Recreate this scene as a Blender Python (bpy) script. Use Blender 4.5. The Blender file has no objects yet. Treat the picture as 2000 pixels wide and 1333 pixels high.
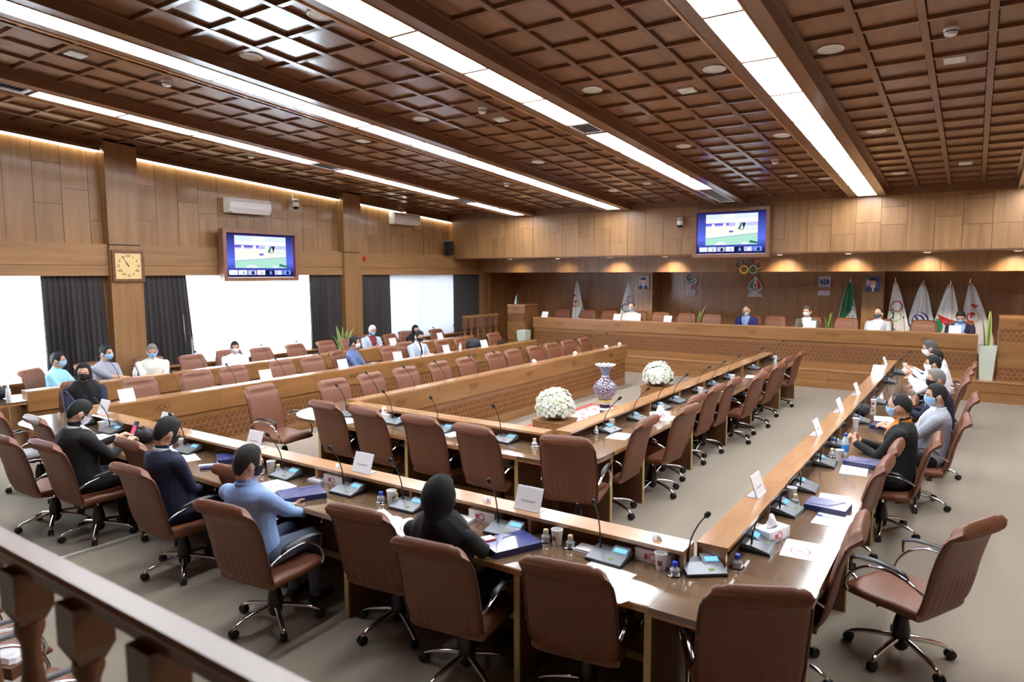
import bpy, bmesh, math, random
from mathutils import Vector, Matrix, Quaternion
random.seed(7)
scn = bpy.context.scene
COL = scn.collection
# ------------------------------------------------------------------ camera
F_PX, YAW, PITCH, ROLL, CAM_H = 1333.0, math.radians(34.15), math.radians(5.64), math.radians(-0.13), 2.45
_f = Vector((-math.sin(YAW)*math.cos(PITCH), math.cos(YAW)*math.cos(PITCH), -math.sin(PITCH)))
_r = Vector((math.cos(YAW), math.sin(YAW), 0)); _u = _r.cross(_f)
_r, _u = _r*math.cos(ROLL)+_u*math.sin(ROLL), _u*math.cos(ROLL)-_r*math.sin(ROLL)
CAM = Vector((0, 0, CAM_H))
cd = bpy.data.cameras.new('camera'); cam = bpy.data.objects.new('camera', cd); COL.objects.link(cam)
cd.sensor_width = 36.0; cd.lens = F_PX/2000*36; cd.clip_start = 0.05; cd.clip_end = 200
cam.matrix_world = Matrix(((_r.x, _u.x, -_f.x, 0), (_r.y, _u.y, -_f.y, 0), (_r.z, _u.z, -_f.z, CAM_H), (0, 0, 0, 1)))
cd.dof.use_dof = True; cd.dof.focus_distance = 7.5; cd.dof.aperture_fstop = 2.8
scn.camera = cam
# ------------------------------------------------------------------ world, exposure
w = bpy.data.worlds.new('daylight'); scn.world = w; w.use_nodes = True
w.node_tree.nodes['Background'].inputs[0].default_value = (0.80, 0.90, 1.0, 1)
w.node_tree.nodes['Background'].inputs[1].default_value = 18.0
vs = scn.view_settings
vs.view_transform = 'Standard'; vs.look = 'None'; vs.gamma = 1.0; vs.use_curve_mapping = False; vs.exposure = 1.72
PANEL_E, COVE_E, SPOT_W = 10.5, 2.6, 46.0
# ------------------------------------------------------------------ pixel rays
def ray(px, py): return _f + _r*((px-1000)/F_PX) - _u*((py-666.5)/F_PX)
def at(px, py, x=None, y=None, z=None):
    d = ray(px, py)
    t = (x/d.x) if x is not None else (y/d.y) if y is not None else (z-CAM_H)/d.z
    return CAM + d*t
def zc(y): return 3.90 + 0.068*(14.8-y)
def atc(px, py, dz=0.0):
    d = ray(px, py); t = (3.90+dz+0.068*14.8-CAM_H)/(d.z+0.068*d.y); return CAM + d*t
# ------------------------------------------------------------------ materials
MATS = {}
def nmat(name):
    m = bpy.data.materials.new(name); m.use_nodes = True; MATS[name] = m
    return m, m.node_tree.nodes, m.node_tree.links, m.node_tree.nodes['Principled BSDF']
def lin(c):
    return tuple(((v/255)/12.92 if v/255 <= .04045 else ((v/255+.055)/1.055)**2.4) for v in c)+(1,)
def mat(name, rgb, rough=.5, metal=0, coat=0, emit=0, spec=.5, trans=0, noise=0, nscale=40, bump=0, bscale=200, alpha=1):
    m, n, l, b = nmat(name); c = lin(rgb)
    b.inputs['Base Color'].default_value = c; b.inputs['Roughness'].default_value = rough
    b.inputs['Metallic'].default_value = metal; b.inputs['Coat Weight'].default_value = coat
    b.inputs['Coat Roughness'].default_value = .06
    b.inputs['Specular IOR Level'].default_value = spec; b.inputs['Transmission Weight'].default_value = trans
    b.inputs['Alpha'].default_value = alpha
    if emit: b.inputs['Emission Color'].default_value = c; b.inputs['Emission Strength'].default_value = emit
    if noise or bump:
        tc = n.new('ShaderNodeTexCoord'); oi = n.new('ShaderNodeObjectInfo'); ad = n.new('ShaderNodeVectorMath'); ad.operation = 'ADD'
        l.new(tc.outputs['Object'], ad.inputs[0]); l.new(oi.outputs['Random'], ad.inputs[1])
    if noise:
        nt = n.new('ShaderNodeTexNoise'); nt.inputs['Scale'].default_value = nscale; nt.inputs['Detail'].default_value = 4
        l.new(ad.outputs[0], nt.inputs['Vector'])
        mx = n.new('ShaderNodeMix'); mx.data_type = 'RGBA'
        mx.inputs[6].default_value = tuple(v*(1-noise) for v in c[:3])+(1,); mx.inputs[7].default_value = tuple(min(1, v*(1+noise)) for v in c[:3])+(1,)
        l.new(nt.outputs['Fac'], mx.inputs[0]); l.new(mx.outputs[2], b.inputs['Base Color'])
    if bump:
        nb = n.new('ShaderNodeTexNoise'); nb.inputs['Scale'].default_value = bscale; nb.inputs['Detail'].default_value = 3
        l.new(ad.outputs[0], nb.inputs['Vector']); bp = n.new('ShaderNodeBump'); bp.inputs['Strength'].default_value = bump; bp.inputs['Distance'].default_value = .01
        l.new(nb.outputs['Fac'], bp.inputs['Height']); l.new(bp.outputs[0], b.inputs['Normal'])
    return m
def wood(name, c1, c2, grain=(1, 1, .06), rough=.35, coat=.25, scale=9, var=.18):
    m, n, l, b = nmat(name)
    tc = n.new('ShaderNodeTexCoord'); oi = n.new('ShaderNodeObjectInfo')
    sc = n.new('ShaderNodeVectorMath'); sc.operation = 'MULTIPLY_ADD'; sc.inputs[1].default_value = grain
    cb = n.new('ShaderNodeCombineXYZ'); mu = n.new('ShaderNodeMath'); mu.operation = 'MULTIPLY'; mu.inputs[1].default_value = 37.0
    l.new(oi.outputs['Random'], mu.inputs[0])
    for k in range(3): l.new(mu.outputs[0], cb.inputs[k])
    l.new(tc.outputs['Object'], sc.inputs[0]); l.new(cb.outputs[0], sc.inputs[2])
    nt = n.new('ShaderNodeTexNoise'); nt.inputs['Scale'].default_value = scale; nt.inputs['Detail'].default_value = 6; nt.inputs['Roughness'].default_value = .6; nt.inputs['Distortion'].default_value = .3
    l.new(sc.outputs[0], nt.inputs['Vector'])
    cr = n.new('ShaderNodeValToRGB'); cr.color_ramp.elements[0].position = .32; cr.color_ramp.elements[1].position = .70
    cr.color_ramp.elements[0].color = lin(c1); cr.color_ramp.elements[1].color = lin(c2)
    l.new(nt.outputs['Fac'], cr.inputs[0])
    hs = n.new('ShaderNodeHueSaturation'); mr = n.new('ShaderNodeMapRange')
    mr.inputs['To Min'].default_value = 1-var; mr.inputs['To Max'].default_value = 1+var
    l.new(oi.outputs['Random'], mr.inputs['Value']); l.new(mr.outputs[0], hs.inputs['Value']); l.new(cr.outputs[0], hs.inputs['Color'])
    l.new(hs.outputs[0], b.inputs['Base Color'])
    b.inputs['Roughness'].default_value = rough; b.inputs['Coat Weight'].default_value = coat; b.inputs['Coat Roughness'].default_value = .12
    return m
def emis(name, rgb, s):
    m, n, l, b = nmat(name); n.remove(b); e = n.new('ShaderNodeEmission'); e.inputs[0].default_value = lin(rgb); e.inputs[1].default_value = s
    l.new(e.outputs[0], n['Material Output'].inputs[0]); return m
def sheer(name, rgb, tr):
    m, n, l, b = nmat(name); n.remove(b)
    d = n.new('ShaderNodeBsdfDiffuse'); d.inputs[0].default_value = lin(rgb); t = n.new('ShaderNodeBsdfTranslucent'); t.inputs[0].default_value = lin(rgb)
    mx = n.new('ShaderNodeMixShader'); mx.inputs[0].default_value = tr
    l.new(d.outputs[0], mx.inputs[1]); l.new(t.outputs[0], mx.inputs[2]); l.new(mx.outputs[0], n['Material Output'].inputs[0]); return m
def pane(name):
    m, n, l, b = nmat(name); n.remove(b)
    t = n.new('ShaderNodeBsdfTransparent'); t.inputs[0].default_value = (.93, .96, .95, 1); g = n.new('ShaderNodeBsdfGlossy'); g.inputs['Roughness'].default_value = .02
    fr = n.new('ShaderNodeFresnel'); mx = n.new('ShaderNodeMixShader')
    l.new(fr.outputs[0], mx.inputs[0]); l.new(t.outputs[0], mx.inputs[1]); l.new(g.outputs[0], mx.inputs[2]); l.new(mx.outputs[0], n['Material Output'].inputs[0]); return m
wood('wall_wood', (132, 96, 60), (160, 120, 78), (1.6, 1.6, .10), .38, .2, 7, .10)
wood('wall_wood_dark', (148, 102, 62), (174, 124, 78), (1.6, 1.6, .10), .38, .2, 7, .10)
wood('beam_wood', (134, 98, 62), (160, 120, 78), (1.6, .10, 1.6), .38, .2, 7, .06)
wood('ceil_wood', (118, 81, 55), (142, 100, 70), (1.2, .15, 1.2), .30, .3, 8, .10)
wood('rib_wood', (104, 69, 46), (126, 86, 59), (1.5, .10, 1.5), .28, .35, 8, .05)
wood('desk_wood', (130, 90, 50), (158, 112, 66), (1.2, .12, 1.2), .33, .3, 7, .05)
wood('desk_wood_x', (130, 90, 50), (158, 112, 66), (.12, 1.2, 1.2), .33, .3, 7, .05)
wood('ledge_wood', (166, 122, 82), (192, 146, 102), (1.2, .12, 1.2), .22, .6, 7, .04)
wood('ledge_wood_x', (166, 122, 82), (192, 146, 102), (.12, 1.2, 1.2), .22, .6, 7, .04)
wood('top_wood', (98, 76, 56), (122, 98, 74), (1.2, .12, 1.2), .10, 1.0, 7, .04)
wood('top_wood_x', (98, 76, 56), (122, 98, 74), (.12, 1.2, 1.2), .10, 1.0, 7, .04)
wood('leg_wood', (92, 58, 32), (112, 74, 44), (1.2, 1.2, .12), .4, .1, 7, .05)
wood('rail_wood', (138, 98, 74), (158, 116, 90), (.12, 1.2, 1.2), .35, 1.0, 7, .05); MATS['rail_wood'].node_tree.nodes['Principled BSDF'].inputs['Coat Roughness'].default_value = .3  # base colour lightened to carry the sheen of the rail top
wood('turned_wood', (96, 58, 28), (124, 78, 40), (1.2, 1.2, .2), .35, .4, 9, .05)
wood('lattice_wood', (150, 100, 54), (176, 122, 70), (1, 1, 1), .45, .1, 9, .05)
wood('lattice_back', (104, 66, 34), (120, 78, 42), (1, 1, 1), .6, 0, 9, .05)
mat('edge_band', (196, 172, 116), .45)
mat('carpet', (160, 148, 132), .95, noise=.16, nscale=260, bump=.6, bscale=700)
mat('leather', (116, 69, 45), .46, noise=.10, nscale=9, bump=.10, bscale=420)
mat('leather_dark', (70, 40, 27), .5)
mat('chrome', (225, 225, 230), .12, metal=1)
mat('black_plastic', (22, 22, 25), .35)
mat('black_rubber', (26, 25, 26), .6)
mat('grey_plastic', (112, 116, 122), .35, metal=.3)
mat('white_plastic', (232, 233, 236), .35)
mat('offwhite', (214, 214, 206), .5)
mat('dark_void', (10, 9, 9), .9)
mat('paper', (246, 246, 248), .7)
mat('print_grey', (120, 120, 128), .7); mat('print_pale', (176, 176, 192), .7)
mat('red_ink', (214, 60, 78), .6)
mat('tag_red', (200, 40, 40), .5)
mat('curtain_dark', (62, 58, 58), .85, noise=.08, nscale=30)
sheer('sheer_cloth', (250, 251, 255), .62)
sheer('sheer_grey', (206, 209, 218), .045)  # greyer and far less translucent than the other sheers
pane('window_glass')
mat('glass_clear', (240, 245, 246), .03, trans=1.0)
mat('acrylic', (226, 228, 240), .12, trans=.25)
mat('bottle_blue', (70, 130, 220), .3)
mat('bottle_label', (60, 150, 235), .4)
mat('cap_blue', (40, 80, 200), .35)
mat('cork', (214, 196, 150), .6)
mat('folder_blue', (58, 68, 126), .25, coat=.5)
mat('folder_edge', (38, 42, 84), .35)
mat('cup_white', (240, 240, 240), .5)
mat('cup_print', (150, 84, 66), .6)
mat('brass', (176, 134, 66), .3, metal=1)
mat('gold_paint', (214, 172, 70), .4)
emis('light_panel', (246, 249, 255), PANEL_E)
emis('cove_glow', (255, 246, 222), COVE_E)
emis('spot_glow', (255, 240, 220), 14.0)
emis('lcd_blue', (120, 190, 250), .5)
emis('led_green', (190, 210, 130), .2)
# ------------------------------------------------------------------ mesh helpers
class MB:
    def __init__(s): s.v = []; s.f = []; s.m = []
    def add(s, vs, fs, mi=0):
        o = len(s.v); s.v += [tuple(p) for p in vs]; s.f += [tuple(i+o for i in f) for f in fs]; s.m += [mi]*len(fs); return s
    def box(s, x0, y0, z0, x1, y1, z1, mi=0):
        vs = [(x, y, z) for z in (z0, z1) for (x, y) in ((x0, y0), (x1, y0), (x1, y1), (x0, y1))]
        return s.add(vs, [(3, 2, 1, 0), (4, 5, 6, 7), (0, 1, 5, 4), (1, 2, 6, 5), (2, 3, 7, 6), (3, 0, 4, 7)], mi)
    def cbox(s, x0, y0, z0, x1, y1, z1, c, mi=0):            # box with chamfered vertical edges and top edge
        P = lambda i: [(x0+i+c, y0+i), (x1-i-c, y0+i), (x1-i, y0+i+c), (x1-i, y1-i-c), (x1-i-c, y1-i), (x0+i+c, y1-i), (x0+i, y1-i-c), (x0+i, y0+i+c)]
        return s.loft([[(x, y, z0) for x, y in P(0)], [(x, y, z1-c) for x, y in P(0)], [(x, y, z1) for x, y in P(c*.7)]], mi=mi)
    def sbox(s, x0, x1, y0, y1, d0, d1, mi=0):               # box that follows the sloping ceiling
        vs = [(x, y, zc(y)+d) for d in (d0, d1) for (x, y) in ((x0, y0), (x1, y0), (x1, y1), (x0, y1))]
        return s.add(vs, [(3, 2, 1, 0), (4, 5, 6, 7), (0, 1, 5, 4), (1, 2, 6, 5), (2, 3, 7, 6), (3, 0, 4, 7)], mi)
    def loft(s, rings, caps=(True, True), closed=True, mi=0):
        n = len(rings[0]); vs = [p for r in rings for p in r]; fs = []
        for a in range(len(rings)-1):
            for b in range(n if closed else n-1):
                c = (b+1) % n; fs.append((a*n+b, a*n+c, (a+1)*n+c, (a+1)*n+b))
        if caps[0]: fs.append(tuple(reversed(range(n))))
        if caps[1]: fs.append(tuple((len(rings)-1)*n+i for i in range(n)))
        return s.add(vs, fs, mi)
    def lathe(s, prof, n=16, c=(0, 0, 0), mi=0, caps=(True, True)):
        return s.loft([[(c[0]+r*math.cos(2*math.pi*k/n), c[1]+r*math.sin(2*math.pi*k/n), c[2]+z) for k in range(n)] for r, z in prof], caps, mi=mi)
    def tube(s, path, rad, n=8, mi=0, caps=True, flat=1.0, up=None):
        P = [Vector(p) for p in path]; R = rad if isinstance(rad, (list, tuple)) else [rad]*len(P); rings = []
        ref = None
        for i, p in enumerate(P):
            t = (P[min(i+1, len(P)-1)]-P[max(i-1, 0)]).normalized()
            if ref is None:
                ref = Vector(up) if up else (Vector((0, 0, 1)) if abs(t.z) < .9 else Vector((1, 0, 0)))
            a = t.cross(ref)
            a = a.normalized() if a.length > 1e-6 else Vector((1, 0, 0)); b = a.cross(t).normalized(); ref = b
            rings.append([p+a*(R[i]*math.cos(2*math.pi*k/n))+b*(R[i]*flat*math.sin(2*math.pi*k/n)) for k in range(n)])
        return s.loft(rings, (caps, caps), mi=mi)
    def prism(s, poly, z0, z1, mi=0):
        return s.loft([[(x, y, z0) for x, y in poly], [(x, y, z1) for x, y in poly]], mi=mi)
    def ring(s, c, R, r, ax='y', n=24, m=6, a0=0, a1=2*math.pi, mi=0):   # torus (or an arc of one) in the plane across ax
        full = abs(a1-a0-2*math.pi) < 1e-6; k = n if full else n+1; rings = []
        for i in range(k):
            a = a0+(a1-a0)*i/n; ca, sa = math.cos(a), math.sin(a); q = []
            for j in range(m):
                b = 2*math.pi*j/m; rr = R+r*math.cos(b); h = r*math.sin(b)
                q.append({'y': (c[0]+rr*ca, c[1]+h, c[2]+rr*sa), 'x': (c[0]+h, c[1]+rr*ca, c[2]+rr*sa), 'z': (c[0]+rr*ca, c[1]+rr*sa, c[2]+h)}[ax])
            rings.append(q)
        if full: rings.append(rings[0])
        return s.loft(rings, (not full, not full), mi=mi)
    def ell(s, c, r, n=12, m=8, mi=0):
        rings = []
        for i in range(1, m):
            a = -math.pi/2+math.pi*i/m
            rings.append([(c[0]+r[0]*math.cos(a)*math.cos(2*math.pi*k/n), c[1]+r[1]*math.cos(a)*math.sin(2*math.pi*k/n), c[2]+r[2]*math.sin(a)) for k in range(n)])
        return s.loft(rings, mi=mi)
    def flip(s): s.f = [tuple(reversed(f)) for f in s.f]; return s
    def xf(s, M): s.v = [tuple(M @ Vector(p)) for p in s.v]; return s
def mesh_of(name, mb, mats, smooth=None):
    me = bpy.data.meshes.new(name); me.from_pydata(mb.v, [], mb.f)
    for m in (mats if isinstance(mats, (list, tuple)) else [mats]): me.materials.append(MATS[m] if isinstance(m, str) else m)
    if any(mb.m): me.polygons.foreach_set('material_index', mb.m)
    if smooth is not None:
        me.shade_smooth()
        if smooth < 180: me.set_sharp_from_angle(angle=math.radians(smooth))
    me.update(); return me
def link(name, me, parent=None, loc=None, rz=0):
    o = bpy.data.objects.new(name, me); COL.objects.link(o)
    if parent: o.parent = parent
    if loc is not None: o.location = loc
    if rz: o.rotation_euler = (0, 0, rz)
    return o
def obj(name, mb, mats, parent=None, smooth=None, loc=None, rz=0): return link(name, mesh_of(name, mb, mats, smooth), parent, loc, rz)
def tag(o, label=None, cat=None, group=None, kind=None):
    if label: o['label'] = label
    if cat: o['category'] = cat
    if group: o['group'] = group
    if kind: o['kind'] = kind
    return o
def thing(name, label, cat, loc=(0, 0, 0), rz=0, group=None):
    o = bpy.data.objects.new(name, None); COL.objects.link(o); o.empty_display_size = .1
    o.location = loc; o.rotation_euler = (0, 0, rz); return tag(o, label, cat, group)
def copy_tree(o, parent=None):
    c = o.copy(); COL.objects.link(c); c.parent = parent
    for ch in o.children: copy_tree(ch, c)
    return c
USED = set()
def place(proto, loc, rz=0, label=None, group=None):
    if proto.name in USED: o = copy_tree(proto)
    else: o = proto; USED.add(proto.name)
    o.location = loc; o.rotation_euler = (0, 0, rz)
    if label and not group and 'group' in o: del o['group']
    return tag(o, label, None, group)
def struct(name, mb, m, label=None, cat=None, smooth=None):
    return tag(obj(name, mb, m, None, smooth), label, cat, None, 'structure')
def text_mesh(body, size, depth=.004):
    c = bpy.data.curves.new('txt', 'FONT'); c.body = body; c.size = size; c.extrude = depth/2; c.align_x = 'CENTER'; c.align_y = 'CENTER'
    t = bpy.data.objects.new('txt', c); COL.objects.link(t); bpy.context.view_layer.update()
    me = bpy.data.meshes.new_from_object(t.evaluated_get(bpy.context.evaluated_depsgraph_get()))
    bpy.data.objects.remove(t); bpy.data.curves.remove(c); return me
PI = math.pi
# ================================================================== THE ROOM
XL, XR, YB, YF = -12.15, 3.2, 18.2, -4.5
struct('floor', MB().box(-13, YF-.3, -.12, XR+.3, 18.5, 0), 'carpet', 'grey beige carpeted hall floor', 'floor')
struct('trim_1', MB().box(-6.47, 1.0, 0, -6.43, 3.3, .006), 'offwhite', 'thin pale strip running across the carpet', 'floor strip')
# ---- sloping coffered ceiling: beams carry the light strips, bays between them are coffered
STRIPS = [-9.62, -6.99, -4.36, -1.80, 0.82]
HB = .32
struct('ceiling', MB().sbox(-13, XR+.2, YF-.2, 14.95, .24, .34), 'ceil_wood', 'flat board backing above the wooden ceiling coffers', 'ceiling')
edges = [-12.02]+[v for c in STRIPS for v in (c-HB, c+HB)]+[XR]
RIBP = .49
tile_cache = {}
bay_names = ['along the window wall', 'between the two strips by the windows', 'between the second and third light strips', 'between the third and fourth light strips', 'beside the fourth light strip', 'along the far wall']
for b in range(6):
    x0, x1 = edges[2*b], edges[2*b+1]; n = 4 if b != 5 else 4
    ws = (x1-x0)/n; ystart = [2.2, 1.7, 2.2, 3.2, 4.7, 14][b]
    k0 = math.floor((ystart-6.93)/RIBP); ys = [6.93+RIBP*k for k in range(k0, 17)]
    root = struct('ceiling_bay', MB().sbox(x0, x1, ys[0], 14.8, .215, .238), 'ceil_wood', 'coffered wooden ceiling bay '+bay_names[b], 'ceiling')
    for i in range(1, n):
        obj('rib', MB().sbox(x0+ws*i-.03, x0+ws*i+.03, ys[0], 14.8, .125, .215), 'rib_wood', root)
    for s_, xx in ((0, x0), (1, x1)):
        obj('edge_rib', MB().sbox(xx+(0 if s_ == 0 else -.05), xx+(.05 if s_ == 0 else 0), ys[0], 14.8, .125, .215), 'rib_wood', root)
    cr = MB().sbox(0, 1, 0, .055, .10, .215); me = mesh_of('cross_rib', MB().box(x0+.05, -.0275, .130, x1-.05, .0275, .215), 'rib_wood')
    for y in ys:
        if y < 14.75: o = link('cross_rib', me, root, (0, y, zc(y)))
    tm = mesh_of('coffer_tile', MB().add([(-ws/2+.04, -.20, .158), (ws/2-.04, -.20, .158), (ws/2-.04, .20, .158-.0272), (-ws/2+.04, .20, .158-.0272), (-ws/2+.015, -.235, .2), (ws/2-.015, -.235, .2), (ws/2-.015, .235, .168), (-ws/2+.015, .235, .168)],
                 [(3, 2, 1, 0), (4, 5, 6, 7), (0, 1, 5, 4), (1, 2, 6, 5), (2, 3, 7, 6), (3, 0, 4, 7)]), 'ceil_wood')
    for y in ys:
        if y+RIBP/2 > 14.75: continue
        for i in range(n):
            ym = y+RIBP/2; link('coffer_tile', tm, root, (x0+ws*(i+.5), ym, zc(ym)+.0138))
    st = MB()
    for i in range(1, n): st.sbox(x0+ws*i-.03, x0+ws*i+.03, YF, ys[0], .085, .215)
    y = ys[0]-RIBP
    while y > YF: st.sbox(x0, x1, y-.027, y+.027, .10, .215); y -= RIBP
    tag(obj('coffer_grid', st, 'rib_wood', root), kind='stuff')
bm = 1
for si, c in enumerate(STRIPS):
    m = MB().sbox(c-HB, c-.163, YF, 14.8, 0, .24).sbox(c+.163, c+HB, YF, 14.8, 0, .24).sbox(c-.163, c+.163, YF, 14.8, .05, .24)
    bm += 1; o = struct('trim_%d' % bm, m, 'rib_wood', 'dropped ceiling beam number %d counted from the window wall' % (si+1), 'ceiling beam')
    o['label'] = ['dropped wooden ceiling beam nearest the window wall', 'second dropped ceiling beam from the window wall', 'third dropped ceiling beam from the window wall', 'fourth dropped ceiling beam from the window wall', 'dropped ceiling beam farthest from the windows'][si]
    obj('bead', MB().sbox(c-HB+.012, c-HB+.03, YF, 14.8, -.014, 0).sbox(c+.166, c+.178, YF, 14.8, -.008, 0), 'ledge_wood', o)
vent_r = {0: [(2.9, 3.78), (8.06, 8.62), (11.95, 12.5)], 2: [(7.96, 8.43), (12.9, 14.45)], 1: [], 3: [], 4: []}
bnd = {0: [-4.4+1.217*k for k in range(7)]+[3.80, 4.85, 5.91, 6.98, 8.05, 8.63, 9.73, 10.83, 11.94, 12.51, 13.51, 14.55], 1: [-4+1.077*k for k in range(7)]+[4.60, 5.68, 6.74, 7.80, 8.87, 9.95, 11.08, 12.2, 13.35, 14.5],
       2: [-4+1.087*k for k in range(8)]+[4.70, 5.76, 6.86, 7.95, 8.44, 9.52, 10.65, 11.77, 12.89], 3: [-4.4+1.119*k for k in range(9)]+[5.67, 6.79, 7.90, 9.02, 10.12, 11.27, 12.42, 13.55, 14.65], 4: [-4.4+1.119*k for k in range(9)]+[5.67, 6.79, 7.90, 9.02, 10.12, 11.27, 12.42, 13.55, 14.65]}
strip_names = ['in the strip nearest the window wall', 'in the second strip from the window wall', 'in the third strip from the window wall', 'in the strip straight above the corner of the long desk', 'in the strip farthest from the windows']
vent = None
for si, c in enumerate(STRIPS):
    B = sorted(set(bnd[si]))
    for a, b2 in zip(B[:-1], B[1:]):
        if b2-a < .3 or a < (1.2 if si < 3 else 3.0): continue
        ym = (a+b2)/2
        if any(v0-.1 < ym < v1+.1 for v0, v1 in vent_r[si]): continue
        t = thing('ceiling_light_panel', 'frosted white ceiling light panel '+strip_names[si], 'ceiling light', (c, ym, zc(ym)), 0, 'light panels '+strip_names[si])
        L = (b2-a)/2; sl = lambda y: -.068*y
        M = MB()
        for (xa, xb, ya, yb, d0, d1, mi) in ((-.158, .158, -L+.012, L-.012, .012, .03, 0),):
            M.add([(x, y, sl(y)+d) for d in (d0, d1) for (x, y) in ((xa, ya), (xb, ya), (xb, yb), (xa, yb))], [(3, 2, 1, 0), (4, 5, 6, 7), (0, 1, 5, 4), (1, 2, 6, 5), (2, 3, 7, 6), (3, 0, 4, 7)])
        obj('diffuser', M, 'light_panel', t)
        fr = MB()
        for (xa, xb, ya, yb) in ((-.163, .163, -L, -L+.016), (-.163, .163, L-.016, L)):
            fr.add([(x, y, sl(y)+d) for d in (-.008, .04) for (x, y) in ((xa, ya), (xb, ya), (xb, yb), (xa, yb))], [(3, 2, 1, 0), (4, 5, 6, 7), (0, 1, 5, 4), (1, 2, 6, 5), (2, 3, 7, 6), (3, 0, 4, 7)])
        obj('frame', fr, 'rib_wood', t)
    for vi, (v0, v1) in enumerate(vent_r[si]):
        ym = (v0+v1)/2; L = (v1-v0)/2-.01
        t = thing('air_vent', 'white slotted air vent set into the ceiling light strip', 'air vent', (c, ym, zc(ym)), 0, 'air vents in the ceiling strips')
        t['label'] = {(0, 0): 'white slotted air vent at the near end of the window-side strip', (0, 1): 'white slotted air vent halfway along the window-side light strip', (0, 2): 'small white air vent at the far end of window-side strip', (2, 0): 'white slotted air vent between panels of the third strip', (2, 1): 'long white air vent where the third strip meets the wall'}[(si, vi)]
        t.rotation_euler = (-math.atan(.068), 0, 0)
        obj('frame', MB().box(-.16, -L, .0, .16, -L+.03, .03).box(-.16, L-.03, .0, .16, L, .03).box(-.16, -L, 0, -.13, L, .03).box(.13, -L, 0, .16, L, .03), 'white_plastic', t)
        obj('backing', MB().box(-.15, -L+.01, .024, .15, L-.01, .035), 'dark_void', t)
        nsl = max(5, int(L*2/.05)); sm = mesh_of('slat', MB().add([(-.13, -.014, .0), (.13, -.014, .0), (.13, .012, .018), (-.13, .012, .018), (-.13, -.012, .003), (.13, -.012, .003), (.13, .014, .021), (-.13, .014, .021)], [(3, 2, 1, 0), (4, 5, 6, 7), (0, 1, 5, 4), (1, 2, 6, 5), (2, 3, 7, 6), (3, 0, 4, 7)]), 'white_plastic')
        for k in range(nsl): link('slat', sm, t, (0, -L+.05+(2*L-.1)*k/(nsl-1), 0))
# ---- round ceiling speakers, smoke detectors, square panels
def in_coffer(p):                                   # keep a fitting clear of the ribs around its coffer
    k = math.floor((p.y-6.93)/RIBP); yc = 6.93+RIBP*(k+.5); y = min(max(p.y, yc-.085), yc+.085); x = p.x
    for b in range(6):
        x0, x1 = edges[2*b], edges[2*b+1]
        if x0-.3 < p.x < x1+.3:
            ws = (x1-x0)/4; i = min(3, max(0, math.floor((p.x-x0)/ws))); xc = x0+ws*(i+.5); x = min(max(p.x, xc-.075), xc+.075); break
    return Vector((x, y, zc(y)+.155))
cs = thing('ceiling_speaker', 'round flat white ceiling speaker set in a wooden coffer', 'ceiling speaker', group='round speakers in the coffered ceiling')
obj('rim', MB().lathe([(.115, 0), (.118, -.012), (.10, -.018), (.098, -.006)], 24, caps=(False, False)), 'white_plastic', cs, 40)
obj('grille', MB().lathe([(.10, -.008), (.06, -.011), (.01, -.012)], 24), 'offwhite', cs, 40)
for px, py in [(1628, 106), (1400, 139), (1160, 177), (830, 235), (465, 100), (640, 38), (1711, 253), (1533, 269), (1340, 288), (1055, 318), (1755, 338), (1612, 347), (1452, 357), (1210, 373)]:
    p = in_coffer(atc(px, py, .155)); o = place(cs, (p.x, p.y, p.z+.004)); o.rotation_euler = (-math.atan(.068), 0, 0)
sd = thing('smoke_detector', 'small white dome smoke detector hanging under a ceiling coffer', 'smoke detector', group='smoke detectors on the ceiling')
obj('base', MB().lathe([(.06, 0), (.06, -.02), (.05, -.025)], 18), 'white_plastic', sd, 40)
obj('dome', MB().lathe([(.05, -.02), (.055, -.045), (.045, -.065), (.02, -.075), (.002, -.077)], 18), 'white_plastic', sd, 40)
obj('slot', MB().lathe([(.0535, -.032), (.056, -.034), (.056, -.042), (.0535, -.044)], 18, caps=(False, False)), 'print_grey', sd)
for px, py in [(303, 157), (942, 217), (1858, 73), (1517, 319), (998, 361), (478, 303)]:
    p = in_coffer(atc(px, py, .12)); place(sd, (p.x, p.y, zc(p.y)+.160))
sq = thing('ceiling_sensor_panel', 'small square pale panel fixed inside a ceiling coffer', 'ceiling panel', group='square panels on the ceiling')
obj('plate', MB().cbox(-.09, -.09, -.022, .09, .09, 0, .006), 'offwhite', sq)
obj('grille', MB().ring((0, 0, -.022), .045, .008, 'z', 18, 6).ring((0, 0, -.022), .07, .005, 'z', 18, 6), 'white_plastic', sq, 40)
for px, py in [(128, 99), (983, 234), (1347, 179), (1864, 105), (718, 277), (1545, 340), (1886, 318), (1270, 360)]:
    p = in_coffer(atc(px, py, .155)); o = place(sq, (p.x, p.y, p.z+.004)); o.rotation_euler = (-math.atan(.068), 0, 0)
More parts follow.
